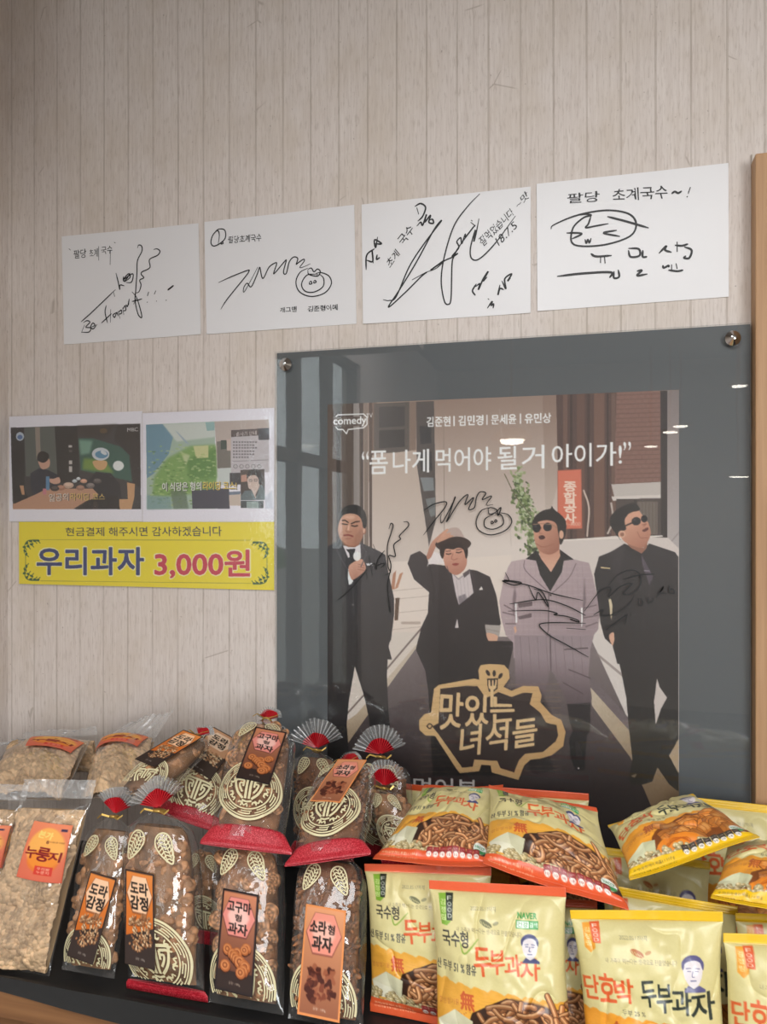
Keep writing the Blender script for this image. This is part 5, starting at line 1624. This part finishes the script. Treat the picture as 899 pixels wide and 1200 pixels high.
def label_art(kind):
    k = 8.0
    cv = Canvas(50 * k, 100 * k, lambda P: np.asarray(P, float) * k, (226, 140, 84))
    r = np.random.RandomState(6)
    BK = (36, 28, 26)
    if kind == 'snail':
        cv.rect(0, 0, 50, 100, (44, 34, 34)); cv.poly([(2.5, 2.5), (47.5, 2.5), (47.5, 97.5), (2.5, 97.5)], c=ramp((0, 0), (206, 132, 96), (0, 800), (84, 48, 36)))
        cv.rect(2.5, 80, 47.5, 97.5, (52, 38, 34))
        cv.poly(hexa(25, 27, 23, 20), c=(120, 66, 58)); cv.poly(hexa(25, 26.4, 22, 19), c=(226, 140, 128)); cv.poly(hexa(25, 26.4, 15, 12), c=(242, 190, 178), blur=12)
        cv.text('고구마', bx(9, 11, 41, 22), BK, .04); cv.text('형', bx(20.5, 24, 29.5, 31), BK, .03); cv.text('과자', bx(12, 33, 38, 44), BK, .04)
        for i in range(13):
            x, y = 10 + r.rand() * 32, 56 + 26 * i / 13
            R = 5.5 + r.rand() * 2
            cv.ell(x, y + .8, R * 1.06, R * .96, (60, 28, 16)); cv.ell(x, y, R, R * .86, (176, 98, 52))
            for q in (.75, .5, .26): cv.ell(x - .5, y - .4, R * q, R * q * .84, (206, 134, 82) if q != .5 else (140, 72, 38))
        cv.text('중량 : 180g', bx(18, 90, 33, 93), (210, 190, 170), .01)
    elif kind == 'conch':
        cv.rect(0, 0, 50, 100, (228, 146, 88)); cv.poly([(2.2, 2.2), (47.8, 2.2), (47.8, 97.8), (2.2, 97.8)], c=ramp((0, 0), (226, 156, 110), (0, 800), (150, 92, 66)))
        cv.poly(hexa(25, 26, 22, 19.5), c=(150, 84, 70)); cv.poly(hexa(25, 25.4, 21, 18.5), c=(232, 146, 126)); cv.poly(hexa(25, 25.4, 14, 11), c=(246, 186, 168), blur=12)
        cv.text('소라', bx(8, 14, 28, 26), BK, .04); cv.text('형', bx(30, 16, 38, 25), BK, .03); cv.text('과자', bx(12, 28, 36, 41), BK, .04)
        for i in range(60):
            x, y = 8 + r.rand() * 34, 54 + 32 * i / 60 + r.randn()
            if abs(x - 25) > 18 - abs(y - 72) * .3: continue
            c = [(128, 66, 46), (96, 46, 32), (158, 92, 64), (76, 34, 26)][r.randint(4)]
            cv.poly([(x + (2 + 3 * r.rand()) * math.cos(t + r.rand()), y + (2 + 3 * r.rand()) * math.sin(t + r.rand())) for t in np.linspace(0, 6.28, 7)[:-1]], c=c, sm=3)
        cv.text('중량 : 180g', bx(18, 91, 33, 94), (230, 210, 190), .01)
    elif kind == 'nut':
        cv.rect(0, 0, 50, 100, (58, 46, 42)); cv.poly([(2, 2), (48, 2), (48, 58), (2, 70)], c=ramp((0, 0), (222, 134, 66), (0, 500), (206, 108, 40)))
        cv.poly(hexa(25, 26, 23, 20), c=(150, 90, 56)); cv.poly(hexa(25, 25, 21.5, 19), c=(244, 200, 162))
        cv.text('도라', bx(9, 12, 40, 25), BK, .04); cv.text('감정', bx(9, 27, 40, 41), BK, .04)
        for x, y, R in ((34, 54, 11), (16, 56, 9), (20, 74, 14), (36, 70, 11)):
            for i in range(46):
                a, q = r.rand() * 6.28, R * math.sqrt(r.rand())
                c = [(206, 164, 122), (176, 124, 84), (226, 194, 154), (140, 92, 60)][r.randint(4)]
                cv.ell(x + q * math.cos(a), y + q * .8 * math.sin(a), 2.0, 1.5, (90, 56, 36), rot=a); cv.ell(x + q * math.cos(a) - .2, y + q * .8 * math.sin(a) - .3, 1.7, 1.2, c, rot=a)
        cv.text('중량 : 180g', bx(18, 91, 33, 94), (210, 200, 190), .01)
    elif kind == 'nut_brown':
        cv.rect(0, 0, 50, 100, (66, 54, 48)); cv.poly([(2, 2), (48, 2), (48, 50), (2, 58)], c=(196, 148, 112)); cv.poly(hexa(25, 24, 21, 17), c=(226, 196, 168))
        cv.text('도라', bx(11, 12, 38, 23), BK, .04); cv.text('감정', bx(11, 25, 38, 36), BK, .04)
        for i in range(120):
            c = [(196, 160, 120), (166, 122, 88), (216, 190, 154), (130, 92, 64)][r.randint(4)]
            cv.ell(4 + r.rand() * 42, 48 + r.rand() * 26, 2.0, 1.5, c, rot=r.rand() * 3)
        cv.text('중량 : 180g', bx(18, 91, 33, 94), (210, 200, 190), .01)
    else:
        cv.rect(0, 0, 50, 100, (232, 128, 86)); cv.poly([(0, 0), (50, 0), (50, 100), (0, 100)], c=ramp((0, 0), (236, 138, 100), (0, 800), (222, 110, 84)))
        cv.ell(26, 44, 22, 36, (246, 176, 90), blur=10); cv.ell(26, 66, 18, 20, (236, 130, 40), blur=10, a=.7)
        cv.text('본가', [(14, 14), (32, 16), (31, 28), (13, 26)], (246, 214, 120), .04); cv.rect(39, 8, 46, 12, (60, 50, 80))
        cv.text('8', bx(26, 30, 29, 35), (90, 30, 30), .03); cv.text('바삭바삭한 우리쌀', bx(30, 30, 46, 33), (120, 50, 30), 0)
        for ch, q in (('누', [(3, 45), (18, 42), (19, 62), (4, 64)]), ('룽', [(19, 42), (34, 43), (33, 66), (18, 65)]), ('지', [(33, 48), (46, 48), (45, 64), (33, 65)])): cv.text(ch, q, (128, 26, 34), .025)
        cv.rect(20, 74, 40, 89, (216, 66, 52)); cv.text('우리쌀', bx(23, 76, 37, 81), (246, 200, 170), .02); cv.text('누룽지', bx(23, 82, 37, 87), (246, 200, 170), .02)
    return cv


LAB = {k: label_art(k) for k in ('snail', 'conch', 'nut', 'nut_brown', 'rice')}


# --- the cream ornament printed on the film: rings, cloud scrolls and the round character
def ornament():
    S = []
    arc = lambda r, a, b, n=40: [(r * math.cos(t), r * math.sin(t)) for t in np.linspace(a, b, n)]
    S.append((.062, arc(1.0, 0, 6.2832, 90))); S.append((.032, arc(.925, 0, 6.2832, 90))); S.append((.04, arc(.72, 0, 6.2832, 70)))
    for k in range(10):
        a = k * .62832
        S.append((.034, arc(.86, a + .05, a + .5, 12))); S.append((.034, arc(.79, a + .15, a + .58, 12)))
        S.append((.024, [(.86 * math.cos(a + .5), .86 * math.sin(a + .5)), (.79 * math.cos(a + .5), .79 * math.sin(a + .5))]))
    for k in range(8):
        a = k * .7854 + .39
        cx, cy = .60 * math.cos(a), .60 * math.sin(a)
        S.append((.05, [(cx + (.10 - .012 * i) * math.cos(a + i * .55 + 1), cy + (.10 - .012 * i) * math.sin(a + i * .55 + 1)) for i in range(8)]))
        b = a + .32
        S.append((.045, [(.52 * math.cos(b - .2), .52 * math.sin(b - .2)), (.62 * math.cos(b - .05), .62 * math.sin(b - .05)), (.56 * math.cos(b + .1), .56 * math.sin(b + .1)), (.66 * math.cos(b + .14), .66 * math.sin(b + .14))]))
    for m in (1, -1):
        L = lambda w, *p: S.append((w, [(m * x, y) for x, y in p]))
        L(.085, (.0, .34), (.46, .34), (.46, .26))
        L(.08, (.07, .34), (.06, -.40))
        L(.075, (.18, .22), (.44, .22), (.42, .0), (.32, -.22), (.14, -.40))
        L(.065, (.18, .10), (.30, .10), (.28, -.04), (.18, -.20))
        L(.07, (.18, .22), (.18, -.02))
        L(.06, (.0, -.50), (.16, -.46))
    return S


def shoulder_ornament():
    S = []
    S.append((.10, [(math.cos(t) * .5 + .12 * math.sin(2 * t), math.sin(t)) for t in np.linspace(0, 6.2832, 40)]))
    for k in range(7):
        y = -.75 + k * .25
        w = .5 * math.sqrt(1 - y * y) * .9
        S.append((.085, [(-w, y), (-w * .2, y + .12), (w * .3, y - .06), (w, y + .08)]))
    for x in (-.2, .1, .3): S.append((.07, [(x, -.7), (x + .05, 0), (x - .03, .7)]))
    return S


ORN, SHO = ornament(), shoulder_ornament()


class Sack:
    """the body of a cellophane bag: axis from the base seam to the neck"""
    PA = np.array([(0, 1.0), (.08, .99), (.3, 1.0), (.6, 1.0), (.80, .98), (.89, .86), (.95, .52), (1.0, .13)])
    PB = np.array([(0, .06), (.05, .30), (.14, .66), (.3, .95), (.6, 1.0), (.80, .90), (.89, .70), (.95, .42), (1.0, .13)])

    def __init__(s, base, neck, w, d, seed, roll=0.0):
        s.B, s.N, s.w, s.d, s.seed = base, neck, w / 2, d / 2, seed
        s.L = np.linalg.norm(neck - base)
        s.ax = (neck - base) / s.L
        s.r = np.array([math.cos(roll), 0.0, math.sin(roll)])
        f = np.cross(s.ax, s.r)
        f /= np.linalg.norm(f)
        s.f = f if f @ (CAM - base) > 0 else -f

    def prof(s, t):
        t = np.clip(t, 0, 1)
        a = np.interp(t, *s.PA.T) * s.w
        b = np.interp(t, *s.PB.T) * s.d
        return a, b

    def front(s, x, h, off=0.0):
        """point of the front skin at side offset x and height h (metres)"""
        x, h = np.asarray(x, float), np.asarray(h, float)
        a, b = s.prof(h / s.L)
        q = np.clip(np.abs(x) / np.maximum(a, 1e-6), 0, .985)
        z = b * (1 - q ** 2.3) ** (1 / 2.3)
        x = np.sign(x) * np.minimum(np.abs(x), a * .985)
        return s.B + h[..., None] * s.ax + x[..., None] * s.r + (z + off)[..., None] * s.f

    def skin(s, n=44, m=34, sc=1.0, t0=0.0, t1=1.0, wr=1.0, flare=0.0, phi=(0, 2 * math.pi)):
        t = np.linspace(t0, t1, m)
        ph = np.linspace(phi[0], phi[1], n)
        PH, TT = np.meshgrid(ph, t)
        a, b = s.prof(TT)
        e = 2 / 2.3
        cx, cz = np.cos(PH), np.sin(PH)
        x = np.sign(cx) * np.abs(cx) ** e * a * sc * (1 + flare * (1 - TT / max(t1, 1e-6)))
        z = np.sign(cz) * np.abs(cz) ** e * b * sc
        rdg = np.clip(1 - np.abs(3.2 * fbm(cx * 3.1 + 4 + s.seed, TT * 3.0 + cz * 1.2, s.seed + 5, 2)), 0, 1) ** 4
        k = 1 + wr * (.075 * rdg + .05 * fbm(cx * 2.5 + 9, TT * 9 + cz * 2 + s.seed, s.seed, 3) + .13 * np.clip((TT - .78) / .22, 0, 1) * np.cos(PH * 13 + s.seed) + .02 * np.sin(PH * 9 + TT * 17 + s.seed))
        x, z = x * (1 + .25 * (k - 1)), z * k
        return s.B + (TT * s.L)[..., None] * s.ax + x[..., None] * s.r + z[..., None] * s.f


def fan(s, root, R, spread, tilt, seed, red=.55, clear=True, fold=0.0):
    """gathered film above the tie: pleats spread like a fan, red near the neck and clear outside"""
    up = s.ax * math.cos(tilt[0]) * math.cos(tilt[1]) + s.r * math.sin(tilt[0]) + s.f * math.sin(tilt[1])
    up /= np.linalg.norm(up)
    f = s.f - (s.f @ up) * up
    f /= np.linalg.norm(f)
    r = np.cross(f, up)
    if r @ s.r < 0: r = -r
    rs = np.random.RandomState(seed)
    n = 61
    ps = np.linspace(-spread, spread, n)
    jag = 1 + .10 * vnoise(np.linspace(0, 7, n), np.zeros(n), seed)
    def sheet_(r0, r1, m, lift):
        V = []
        for i in range(m):
            rr = r0 + (r1 - r0) * i / (m - 1)
            for j, p in enumerate(ps):
                rad = R * rr * (jag[j] if i == m - 1 else 1)
                pl = (.16 * (1 if j % 4 < 2 else -1) * rad + .06 * rad * math.sin(p * 5 + seed)) + lift + fold * rad * rr
                V.append(s.N + up * (math.cos(p) * rad + .004) + r * math.sin(p) * rad + f * pl)
        return np.array(V), grid_faces(m, n)
    V, F = sheet_(.05, red, 6, .0006)
    o = link('red_ruffle', mesh_np('red_ruffle', V - np.array(root.location), F, smooth=False), M_RED, root)
    o.modifiers.new('thickness', 'SOLIDIFY').thickness = .0003
    if clear:
        V, F = sheet_(.06, 1.0, 9, -.0006)
        link('film_fan', mesh_np('film_fan', V - np.array(root.location), F, smooth=False), M_FILMW, root)


def tie(s, root, rad):
    bm = bmesh.new()
    M = Matrix(((s.r[0], s.f[0], s.ax[0]), (s.r[1], s.f[1], s.ax[1]), (s.r[2], s.f[2], s.ax[2])))
    n, m = 20, 8
    rings = []
    for i in range(n):
        a = 2 * math.pi * i / n
        rings.append([bm.verts.new(M @ Vector(((rad + .0016 * math.cos(b)) * math.cos(a), (rad + .0016 * math.cos(b)) * math.sin(a), .0022 * math.sin(b)))) for b in [2 * math.pi * q / m for q in range(m)]])
    for i in range(n):
        for q in range(m):
            bm.faces.new((rings[i][q], rings[(i + 1) % n][q], rings[(i + 1) % n][(q + 1) % m], rings[i][(q + 1) % m]))
    for sg in (1, -1):                                   # the two loose ends of the twist
        p = [Vector((sg * rad * .6, rad + .001, 0)), Vector((sg * (rad + .007), rad + .006, -.002 * sg)), Vector((sg * (rad + .014), rad + .005, .004 * sg))]
        for a, b in zip(p, p[1:]):
            vs = [bm.verts.new(M @ (c + Vector((0, 0, q)))) for c, q in ((a, -.0013), (b, -.0013), (b, .0013), (a, .0013))]
            bm.faces.new(vs)
    bmesh.ops.translate(bm, verts=bm.verts, vec=Vector(s.N - np.array(root.location)))
    obj_bm('twist_tie', bm, M_GOLD, root, smooth=True)


def strokes_on(s, S, cx, ch, R, rot, off, V, F):
    c, q = math.cos(rot), math.sin(rot)
    for w, P in S:
        P = smooth_line(P, 3) if len(P) > 2 and len(P) < 30 else np.asarray(P, float)
        if len(P) == 2: P = np.linspace(P[0], P[1], 6)
        d = np.gradient(P, axis=0); d /= np.maximum(np.linalg.norm(d, axis=1), 1e-9)[:, None]
        nn = np.stack([-d[:, 1], d[:, 0]], 1) * w / 2
        pts = []
        for A in (P + nn, P - nn):
            x = (A[:, 0] * c - A[:, 1] * q) * R + cx
            h = (A[:, 0] * q + A[:, 1] * c) * R + ch
            pts.append((x, h))
        ok = (np.abs(pts[0][0]) < s.prof(pts[0][1] / s.L)[0] * .96) & (pts[0][1] > .012) & (pts[0][1] < s.L * .97)
        A, B = s.front(*pts[0], off), s.front(*pts[1], off)
        b = len(V)
        for p, r_ in zip(A, B): V.append(p); V.append(r_)
        for i in range(len(A) - 1):
            if ok[i] and ok[i + 1]: F.append((b + 2 * i, b + 2 * i + 2, b + 2 * i + 3, b + 2 * i + 1))


def card(s, root, art, cx, ch, hw, hh, rot, res=(110, 60), off=.0036):
    c = LAB[art].sample(*res)
    U, Vv = np.meshgrid(np.linspace(-hw, hw, res[1]), np.linspace(hh, -hh, res[0]))
    X = U * math.cos(rot) - Vv * math.sin(rot) + cx
    H = U * math.sin(rot) + Vv * math.cos(rot) + ch
    # a stiff card: its own gentle curve, resting on the skin
    P = s.front(X, H, off)
    ctr = s.front(np.array([cx]), np.array([ch]), off)[0]
    dep = (P - ctr) @ s.f
    flat = np.maximum(dep, np.median(dep) - .0005) * .9
    P = P + (flat - dep)[..., None] * s.f
    o = link('label', mesh_np('label', P.reshape(-1, 3) - np.array(root.location), grid_faces(*res), c.reshape(-1, 3)), M_CARD, root)
    md = o.modifiers.new('thickness', 'SOLIDIFY'); md.thickness = .0005; md.offset = -1
    return o


def place_piece(mesh, name, root, pos, size, seed, face):
    r = np.random.RandomState(seed)
    o = bpy.data.objects.new(name, mesh)
    COL.objects.link(o)
    if not mesh.materials: mesh.materials.append(M_COOK)
    o.parent = root
    o.location = Vector(pos - np.array(root.location))
    q = Vector(face).to_track_quat('Z', 'Y')
    from mathutils import Euler
    t = Euler((r.randn() * .5, r.randn() * .5, r.rand() * 6.3)).to_quaternion()
    o.rotation_euler = (q @ t).to_euler()
    k = size * (.85 + .3 * r.rand())
    o.scale = (k, k, k)
    return o


def cello(kind, base, yb, neck, yn, wpx, label, seed, art=None, lab=None, dep=.058, band=True, fanp=None, orn=.30, pieces=True, group='clear bags of crackers', step=1.0, sh=True, t1=.085, lift=0.0, roll=0.0):
    B = at(base[0], shelf_py(base[0], yb) if base[1] is None else base[1], yb)
    B = B + np.array([0, 0, lift])
    N = at(neck[0], neck[1], yn)
    w = wpx * (yb + 1.3) / ray(base[0], 600)[1]
    s = Sack(B, N, w, dep, seed, roll)
    root = empty('cracker_bag', tuple(B), label, 'snack bag', group)
    RL = np.array(root.location)
    # what fills it
    P = s.skin(30, 24, .80, .05, .91, .4)
    col = np.array(PIECE[kind][2]) / 255.
    cc = np.clip(col[None] * (.8 + .5 * (fbm(P[..., 0] * 90, P[..., 2] * 90, seed, 2)).reshape(-1, 1)), 0, 1)
    o = link('cracker_filling', mesh_np('cracker_filling', P.reshape(-1, 3) - RL, grid_faces(24, 30), cc), M_COOK, root)
    o['kind'] = 'stuff'
    if pieces:
        nm, sz, _ = PIECE[kind]
        r = np.random.RandomState(seed + 40)
        st = sz * 1.38 * step
        ins = {'snail': .72, 'conch': .98, 'nut': 1.02}[kind]
        h, row, k = (.085 * s.L if band else 0) + sz * 1.75, 0, 0
        while h < s.L * .86:
            a, b = s.prof(np.array([h / s.L]))
            xs = np.arange(-a[0] + sz * 1.1 + (row % 2) * st * .4, a[0] - sz * .9, st)
            for x in xs:
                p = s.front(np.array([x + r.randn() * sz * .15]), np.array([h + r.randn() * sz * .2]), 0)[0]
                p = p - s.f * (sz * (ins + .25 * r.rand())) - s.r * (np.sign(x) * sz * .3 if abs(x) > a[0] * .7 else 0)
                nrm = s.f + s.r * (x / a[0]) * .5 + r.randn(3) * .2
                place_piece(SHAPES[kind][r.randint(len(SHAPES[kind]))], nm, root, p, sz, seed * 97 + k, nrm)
                k += 1
            h += st * .88; row += 1
    # film
    P = s.skin(84, 64, 1.0, .03 if band else 0, 1.0)
    link('cellophane', mesh_np('cellophane', P.reshape(-1, 3) - RL, grid_faces(64, 84)), M_FILM, root)
    if band:
        Pt = s.skin(40, 7, 1.012, 0.0, t1, .3, .20 if t1 > .05 else .06)
        lowr = Pt[:1] - .007 * s.ax
        P = np.concatenate([lowr, Pt], 0)
        o = link('red_band', mesh_np('red_band', P.reshape(-1, 3) - RL, grid_faces(8, 40)), M_REDNET, root)
        o.modifiers.new('thickness', 'SOLIDIFY').thickness = .0004
    V, F = [], []
    R = s.w * .86
    strokes_on(s, ORN, 0.0, max(orn * s.L, R * .62), R, .12 * math.sin(seed), .0026, V, F)
    if sh:
        for sg in (-1, 1):
            V2, F2 = [], []
            strokes_on(s, SHO, sg * s.w * .42, s.L * .80, s.w * .36, sg * .5, .0026, V2, F2)
            if F2: link('shoulder_ornament', mesh_np('shoulder_ornament', np.array(V2) - RL, F2, smooth=False), M_CREAM, root)
    if F: link('printed_ornament', mesh_np('printed_ornament', np.array(V) - RL, F, smooth=False), M_CREAM, root)
    if lab:
        cx, ch, hw, hh, rot = lab
        card(s, root, art or kind, cx, ch, hw, hh, rot)
    if fanp:
        tie(s, root, s.w * .15)
        fan(s, root, fanp[0], fanp[1], fanp[2], seed, *(fanp[3:] or (.55,)))
    return root, s


# front row
cello('nut', (103, N_), -.392, (134, 957), -.325, 72, 'bag of nut clusters leaning right against its taller twin, front row', 31, 'nut', (.006, .074, .021, .054, -.14), .044, False, (.038, 1.0, (.15, .1), .62), .12, lift=.002)
cello('nut', (195, N_), -.404, (187, 950), -.345, 100, 'upright bag of nut clusters with orange and dark label, front row', 32, 'nut', (-.016, .088, .022, .057, -.04), .064, True, (.042, 1.15, (-.1, .1), .6), .19, t1=.02, lift=.009)
cello('snail', (288, N_), -.404, (294, 978), -.300, 96, 'bag of spiral crackers with black edged label standing in front row', 33, 'snail', (-.002, .074, .026, .058, -.05), .062, False, None, .12, lift=.002)
cello('conch', (381, N_), -.408, (390, 994), -.310, 94, 'bag of brown conch crackers standing beside the cream snack bag', 34, 'conch', (.002, .068, .027, .060, -.03), .062, False, None, .10, lift=.002)
# lying back above them
cello('snail', (288, 990), -.345, (313, 846), -.130, 96, 'large bag of spiral crackers with red band leaning on the wall', 35, 'snail', (.012, .140, .027, .056, -.14), .062, True, (.024, 1.2, (.2, .2), .75), .30)
cello('conch', (384, 1004), -.355, (408, 898), -.170, 90, 'bag of brown conch crackers with tilted orange label below the poster', 36, 'conch', (.008, .118, .025, .048, -.30), .060, True, (.022, 1.2, (.3, .3), .8), .32, roll=.24)
cello('nut', (222, 960), -.245, (256, 866), -.095, 80, 'bag of nut clusters with a brown label, left of the large spiral crackers', 37, 'nut_brown', (.004, .118, .028, .050, -.25), .046, True, None, .24, True, roll=-.2)
cello('nut', (160, 930), -.315, (231, 864), -.185, 60, 'bag tipped to the right with orange label and red knot by the wall', 38, 'nut', (.0, .080, .023, .042, -.30), .044, False, (.024, .9, (.1, .1), .7), .1, True, 'clear bags of crackers', 1.0, False)
cello('nut', (247, N_), -.285, (243, 992), -.225, 58, 'shaded bag of nut clusters in the gap left of the front spiral crackers', 42, None, None, .044, True, None, .2, lift=.011)
# behind, only their tied tops showing
cello('conch', (376, 1000), -.170, (371, 880), -.085, 66, 'bag behind with a red and clear fan top, left of the two fans', 39, None, None, .050, True, (.048, 1.25, (.12, .15), .52), .35)
cello('conch', (452, 1000), -.130, (446, 887), -.085, 74, 'bag behind with a wide red and clear fan top, right of the two fans', 40, None, None, .044, True, (.046, 1.3, (.0, .15), .55), .35)
cello('nut', (478, 1012), -.205, (450, 924), -.160, 54, 'bag with a low red ruffle and gold tie beside the orange snack bag', 41, None, None, .040, True, (.038, 1.1, (.45, .2), .66), .35)


# ------------------------------------------------------------------ clear bags of puffed rice crust
M_RICE = print_mat('puffed_rice', 0.75)


def cells(X, Y, seed):
    """distance to the nearest of a jittered lattice of grains, and that grain's number"""
    r = np.random.RandomState(seed)
    J = r.rand(64, 64, 3)
    xi, yi = np.floor(X).astype(int), np.floor(Y).astype(int)
    best, lum = np.full(X.shape, 9.0), np.zeros(X.shape)
    for a in (-1, 0, 1):
        for b in (-1, 0, 1):
            j = J[(xi + a) % 64, (yi + b) % 64]
            d = np.hypot(X - xi - a - j[..., 0], Y - yi - b - j[..., 1])
            m = d < best
            best = np.where(m, d, best); lum = np.where(m, j[..., 2], lum)
    return best, lum


def rice_bag(C, ys, T, label, seed, lab=None, v0=.16, u0=.04, hi=True, sealq=None):
    Q = corners3(C, ys)
    n = normal_of(Q)
    base = (Q[2] + Q[3]) / 2
    root = empty('rice_cracker_bag', tuple(base), label, 'snack bag', 'clear bags of puffed rice crust')
    wd, ht = np.linalg.norm(Q[1] - Q[0]), np.linalg.norm(Q[3] - Q[0])
    m, k = (330, 150) if hi else (160, 110)
    U, Vv = np.meshgrid(np.linspace(u0, 1 - u0, k), np.linspace(v0, .985, m))
    # broken slabs: deep gaps between big cells, grains on top
    X, Y = U * wd, Vv * ht
    wx, wy = X + .010 * fbm(X * 40, Y * 40, seed + 2, 2), Y + .010 * fbm(X * 40 + 5, Y * 40, seed + 3, 2)
    big, bl = cells(wx / .050 + 3, wy / .050 + 5, seed)
    d1, l1 = cells(X / .0050, Y / .0050, seed + 5)
    d2, l2 = cells(X / .0120 + 9, Y / .0120, seed + 7)
    P = sheet(Q, n, T * .50, U, Vv, seed, 0, v0 * .8, .0, .02)
    h = .0026 * np.sqrt(np.clip(1 - (d1 / .75) ** 2, 0, 1)) + .0050 * np.sqrt(np.clip(1 - (d2 / .85) ** 2, 0, 1)) + .010 * np.clip(1.0 - big / .62, -.6, .8) + .004 * fbm(X * 60, Y * 60, seed, 2) - .009
    P = P + h[..., None] * n
    c = np.array([.90, .76, .60])[None, None] * (.80 + .22 * l1 + .12 * (l2 - .5))[..., None] + (fbm(X * 40, Y * 40, seed + 1, 2) * .10)[..., None] * np.array([1.0, .9, .7])
    V, F, CC = P.reshape(-1, 3), grid_faces(m, k), c.reshape(-1, 3)
    U2, V2 = np.meshgrid(np.linspace(u0, 1 - u0, 20), np.linspace(v0, .985, 26))
    Pb = sheet(Q, n, -T * .42, U2, V2, seed, 0, v0 * .8, .0, .02)
    F = np.vstack([F, grid_faces(26, 20, len(V), True)])
    V = np.vstack([V, Pb.reshape(-1, 3)]); CC = np.vstack([CC, np.tile([[.78, .64, .46]], (520, 1))])
    o = link('puffed_rice', mesh_np('puffed_rice', V - base, F, np.clip(CC, 0, 1)), M_RICE, root)
    o['kind'] = 'stuff'
    # the film around it
    U, Vv = np.meshgrid(np.linspace(-.02, 1.02, 60), np.linspace(v0 * .62, 1.0, 60))
    U = np.clip(U, 0, 1)
    P = sheet(Q, n, T * .62 + .004, U, Vv, seed, .55, v0 * .7, .02, .015)
    Pb = sheet(Q, n, -T * .5, U, Vv, seed, .4, v0 * .7, .02, .015)
    F = np.vstack([grid_faces(60, 60), grid_faces(60, 60, 3600, True)])
    link('clear_film', mesh_np('clear_film', np.vstack([P.reshape(-1, 3), Pb.reshape(-1, 3)]) - base, F), M_FILM, root)
    # open film above the seal
    U, Vv = np.meshgrid(np.linspace(0, 1, 50), np.linspace(0, v0 * .62, 14))
    if sealq is None:
        P = sheet(Q, n, .001, U, Vv, seed, 0, 0, 0, 0)
    else:
        SQ = corners3(sealq[0], sealq[1])
        t = (Vv / (v0 * .62))
        e = sheet(Q, n, T * .1, U, np.full_like(Vv, v0 * .62), seed, 0, v0 * .7, .02, .015)
        tp = SQ[0] * (1 - U)[..., None] + SQ[1] * U[..., None]
        P = tp * (1 - t)[..., None] + e * t[..., None]
    P = P + (.0035 * np.sin(U * 40 + 5 * fbm(U * 4, Vv * 30, seed)) * (1 - .6 * Vv / (v0 * .62)) * .6 + .003 * np.sin(U * 9 + seed))[..., None] * n
    link('film_top', mesh_np('film_top', P.reshape(-1, 3) - base, grid_faces(14, 50)), M_FILMW, root)
    if lab:
        a = LAB['rice'].sample(100, 64)
        lq, off = lab
        UV = quadmap(np.stack(np.meshgrid(np.linspace(0, 1, 64), np.linspace(0, 1, 100)), -1).reshape(-1, 2), lq)
        P = sheet(Q, n, T * .62 + .004, UV[:, 0], UV[:, 1], seed, 0, v0 * .7, .02, .015) + n * off
        o = link('label', mesh_np('label', P - base, grid_faces(100, 64), a.reshape(-1, 3)), M_CARD, root)
        md = o.modifiers.new('thickness', 'SOLIDIFY'); md.thickness = .0004; md.offset = -1
    return root


rice_bag([(30, 913), (113, 914), (57, N_), (-28, N_)], (-.350, -.350, -.408, -.408), .040, 'clear bag of rice crust with orange label standing in front row', 51, ([(.40, .215), (.91, .235), (.96, .53), (.42, .50)], .0015))
rice_bag([(-66, 915), (32, 920), (-6, N_), (-100, N_)], (-.315, -.315, -.380, -.380), .055, 'clear bag of rice crust cut off by the left edge', 52, ([(.42, .24), (.97, .25), (.97, .5), (.42, .5)], .0015))
rice_bag([(18, 864), (110, 862), (74, 938), (-28, 930)], (-.080, -.075, -.260, -.260), .050, 'clear bag of rice crust lying back at the left by the wall', 53, ([(.34, .22), (.97, .20), (.92, .46), (.40, .50)], .0015), .14, .03, False, ([(-4, 872), (32, 866)], (-.10, -.10)))
rice_bag([(122, 858), (186, 858), (162, 935), (94, 934)], (-.070, -.070, -.225, -.225), .055, 'clear bag of rice crust with a tall crinkled film top against the wall', 54, ([(.10, .20), (.92, .18), (.86, .44), (.06, .46)], .0015), .14, .03, False, ([(150, 846), (204, 832)], (-.05, -.045)))
rice_bag([(26, 858), (114, 852), (120, 905), (20, 905)], (-.030, -.028, -.080, -.080), .030, 'clear bag whose pale film edge stands at the back beside the wall', 55, None, .30, .05, False)
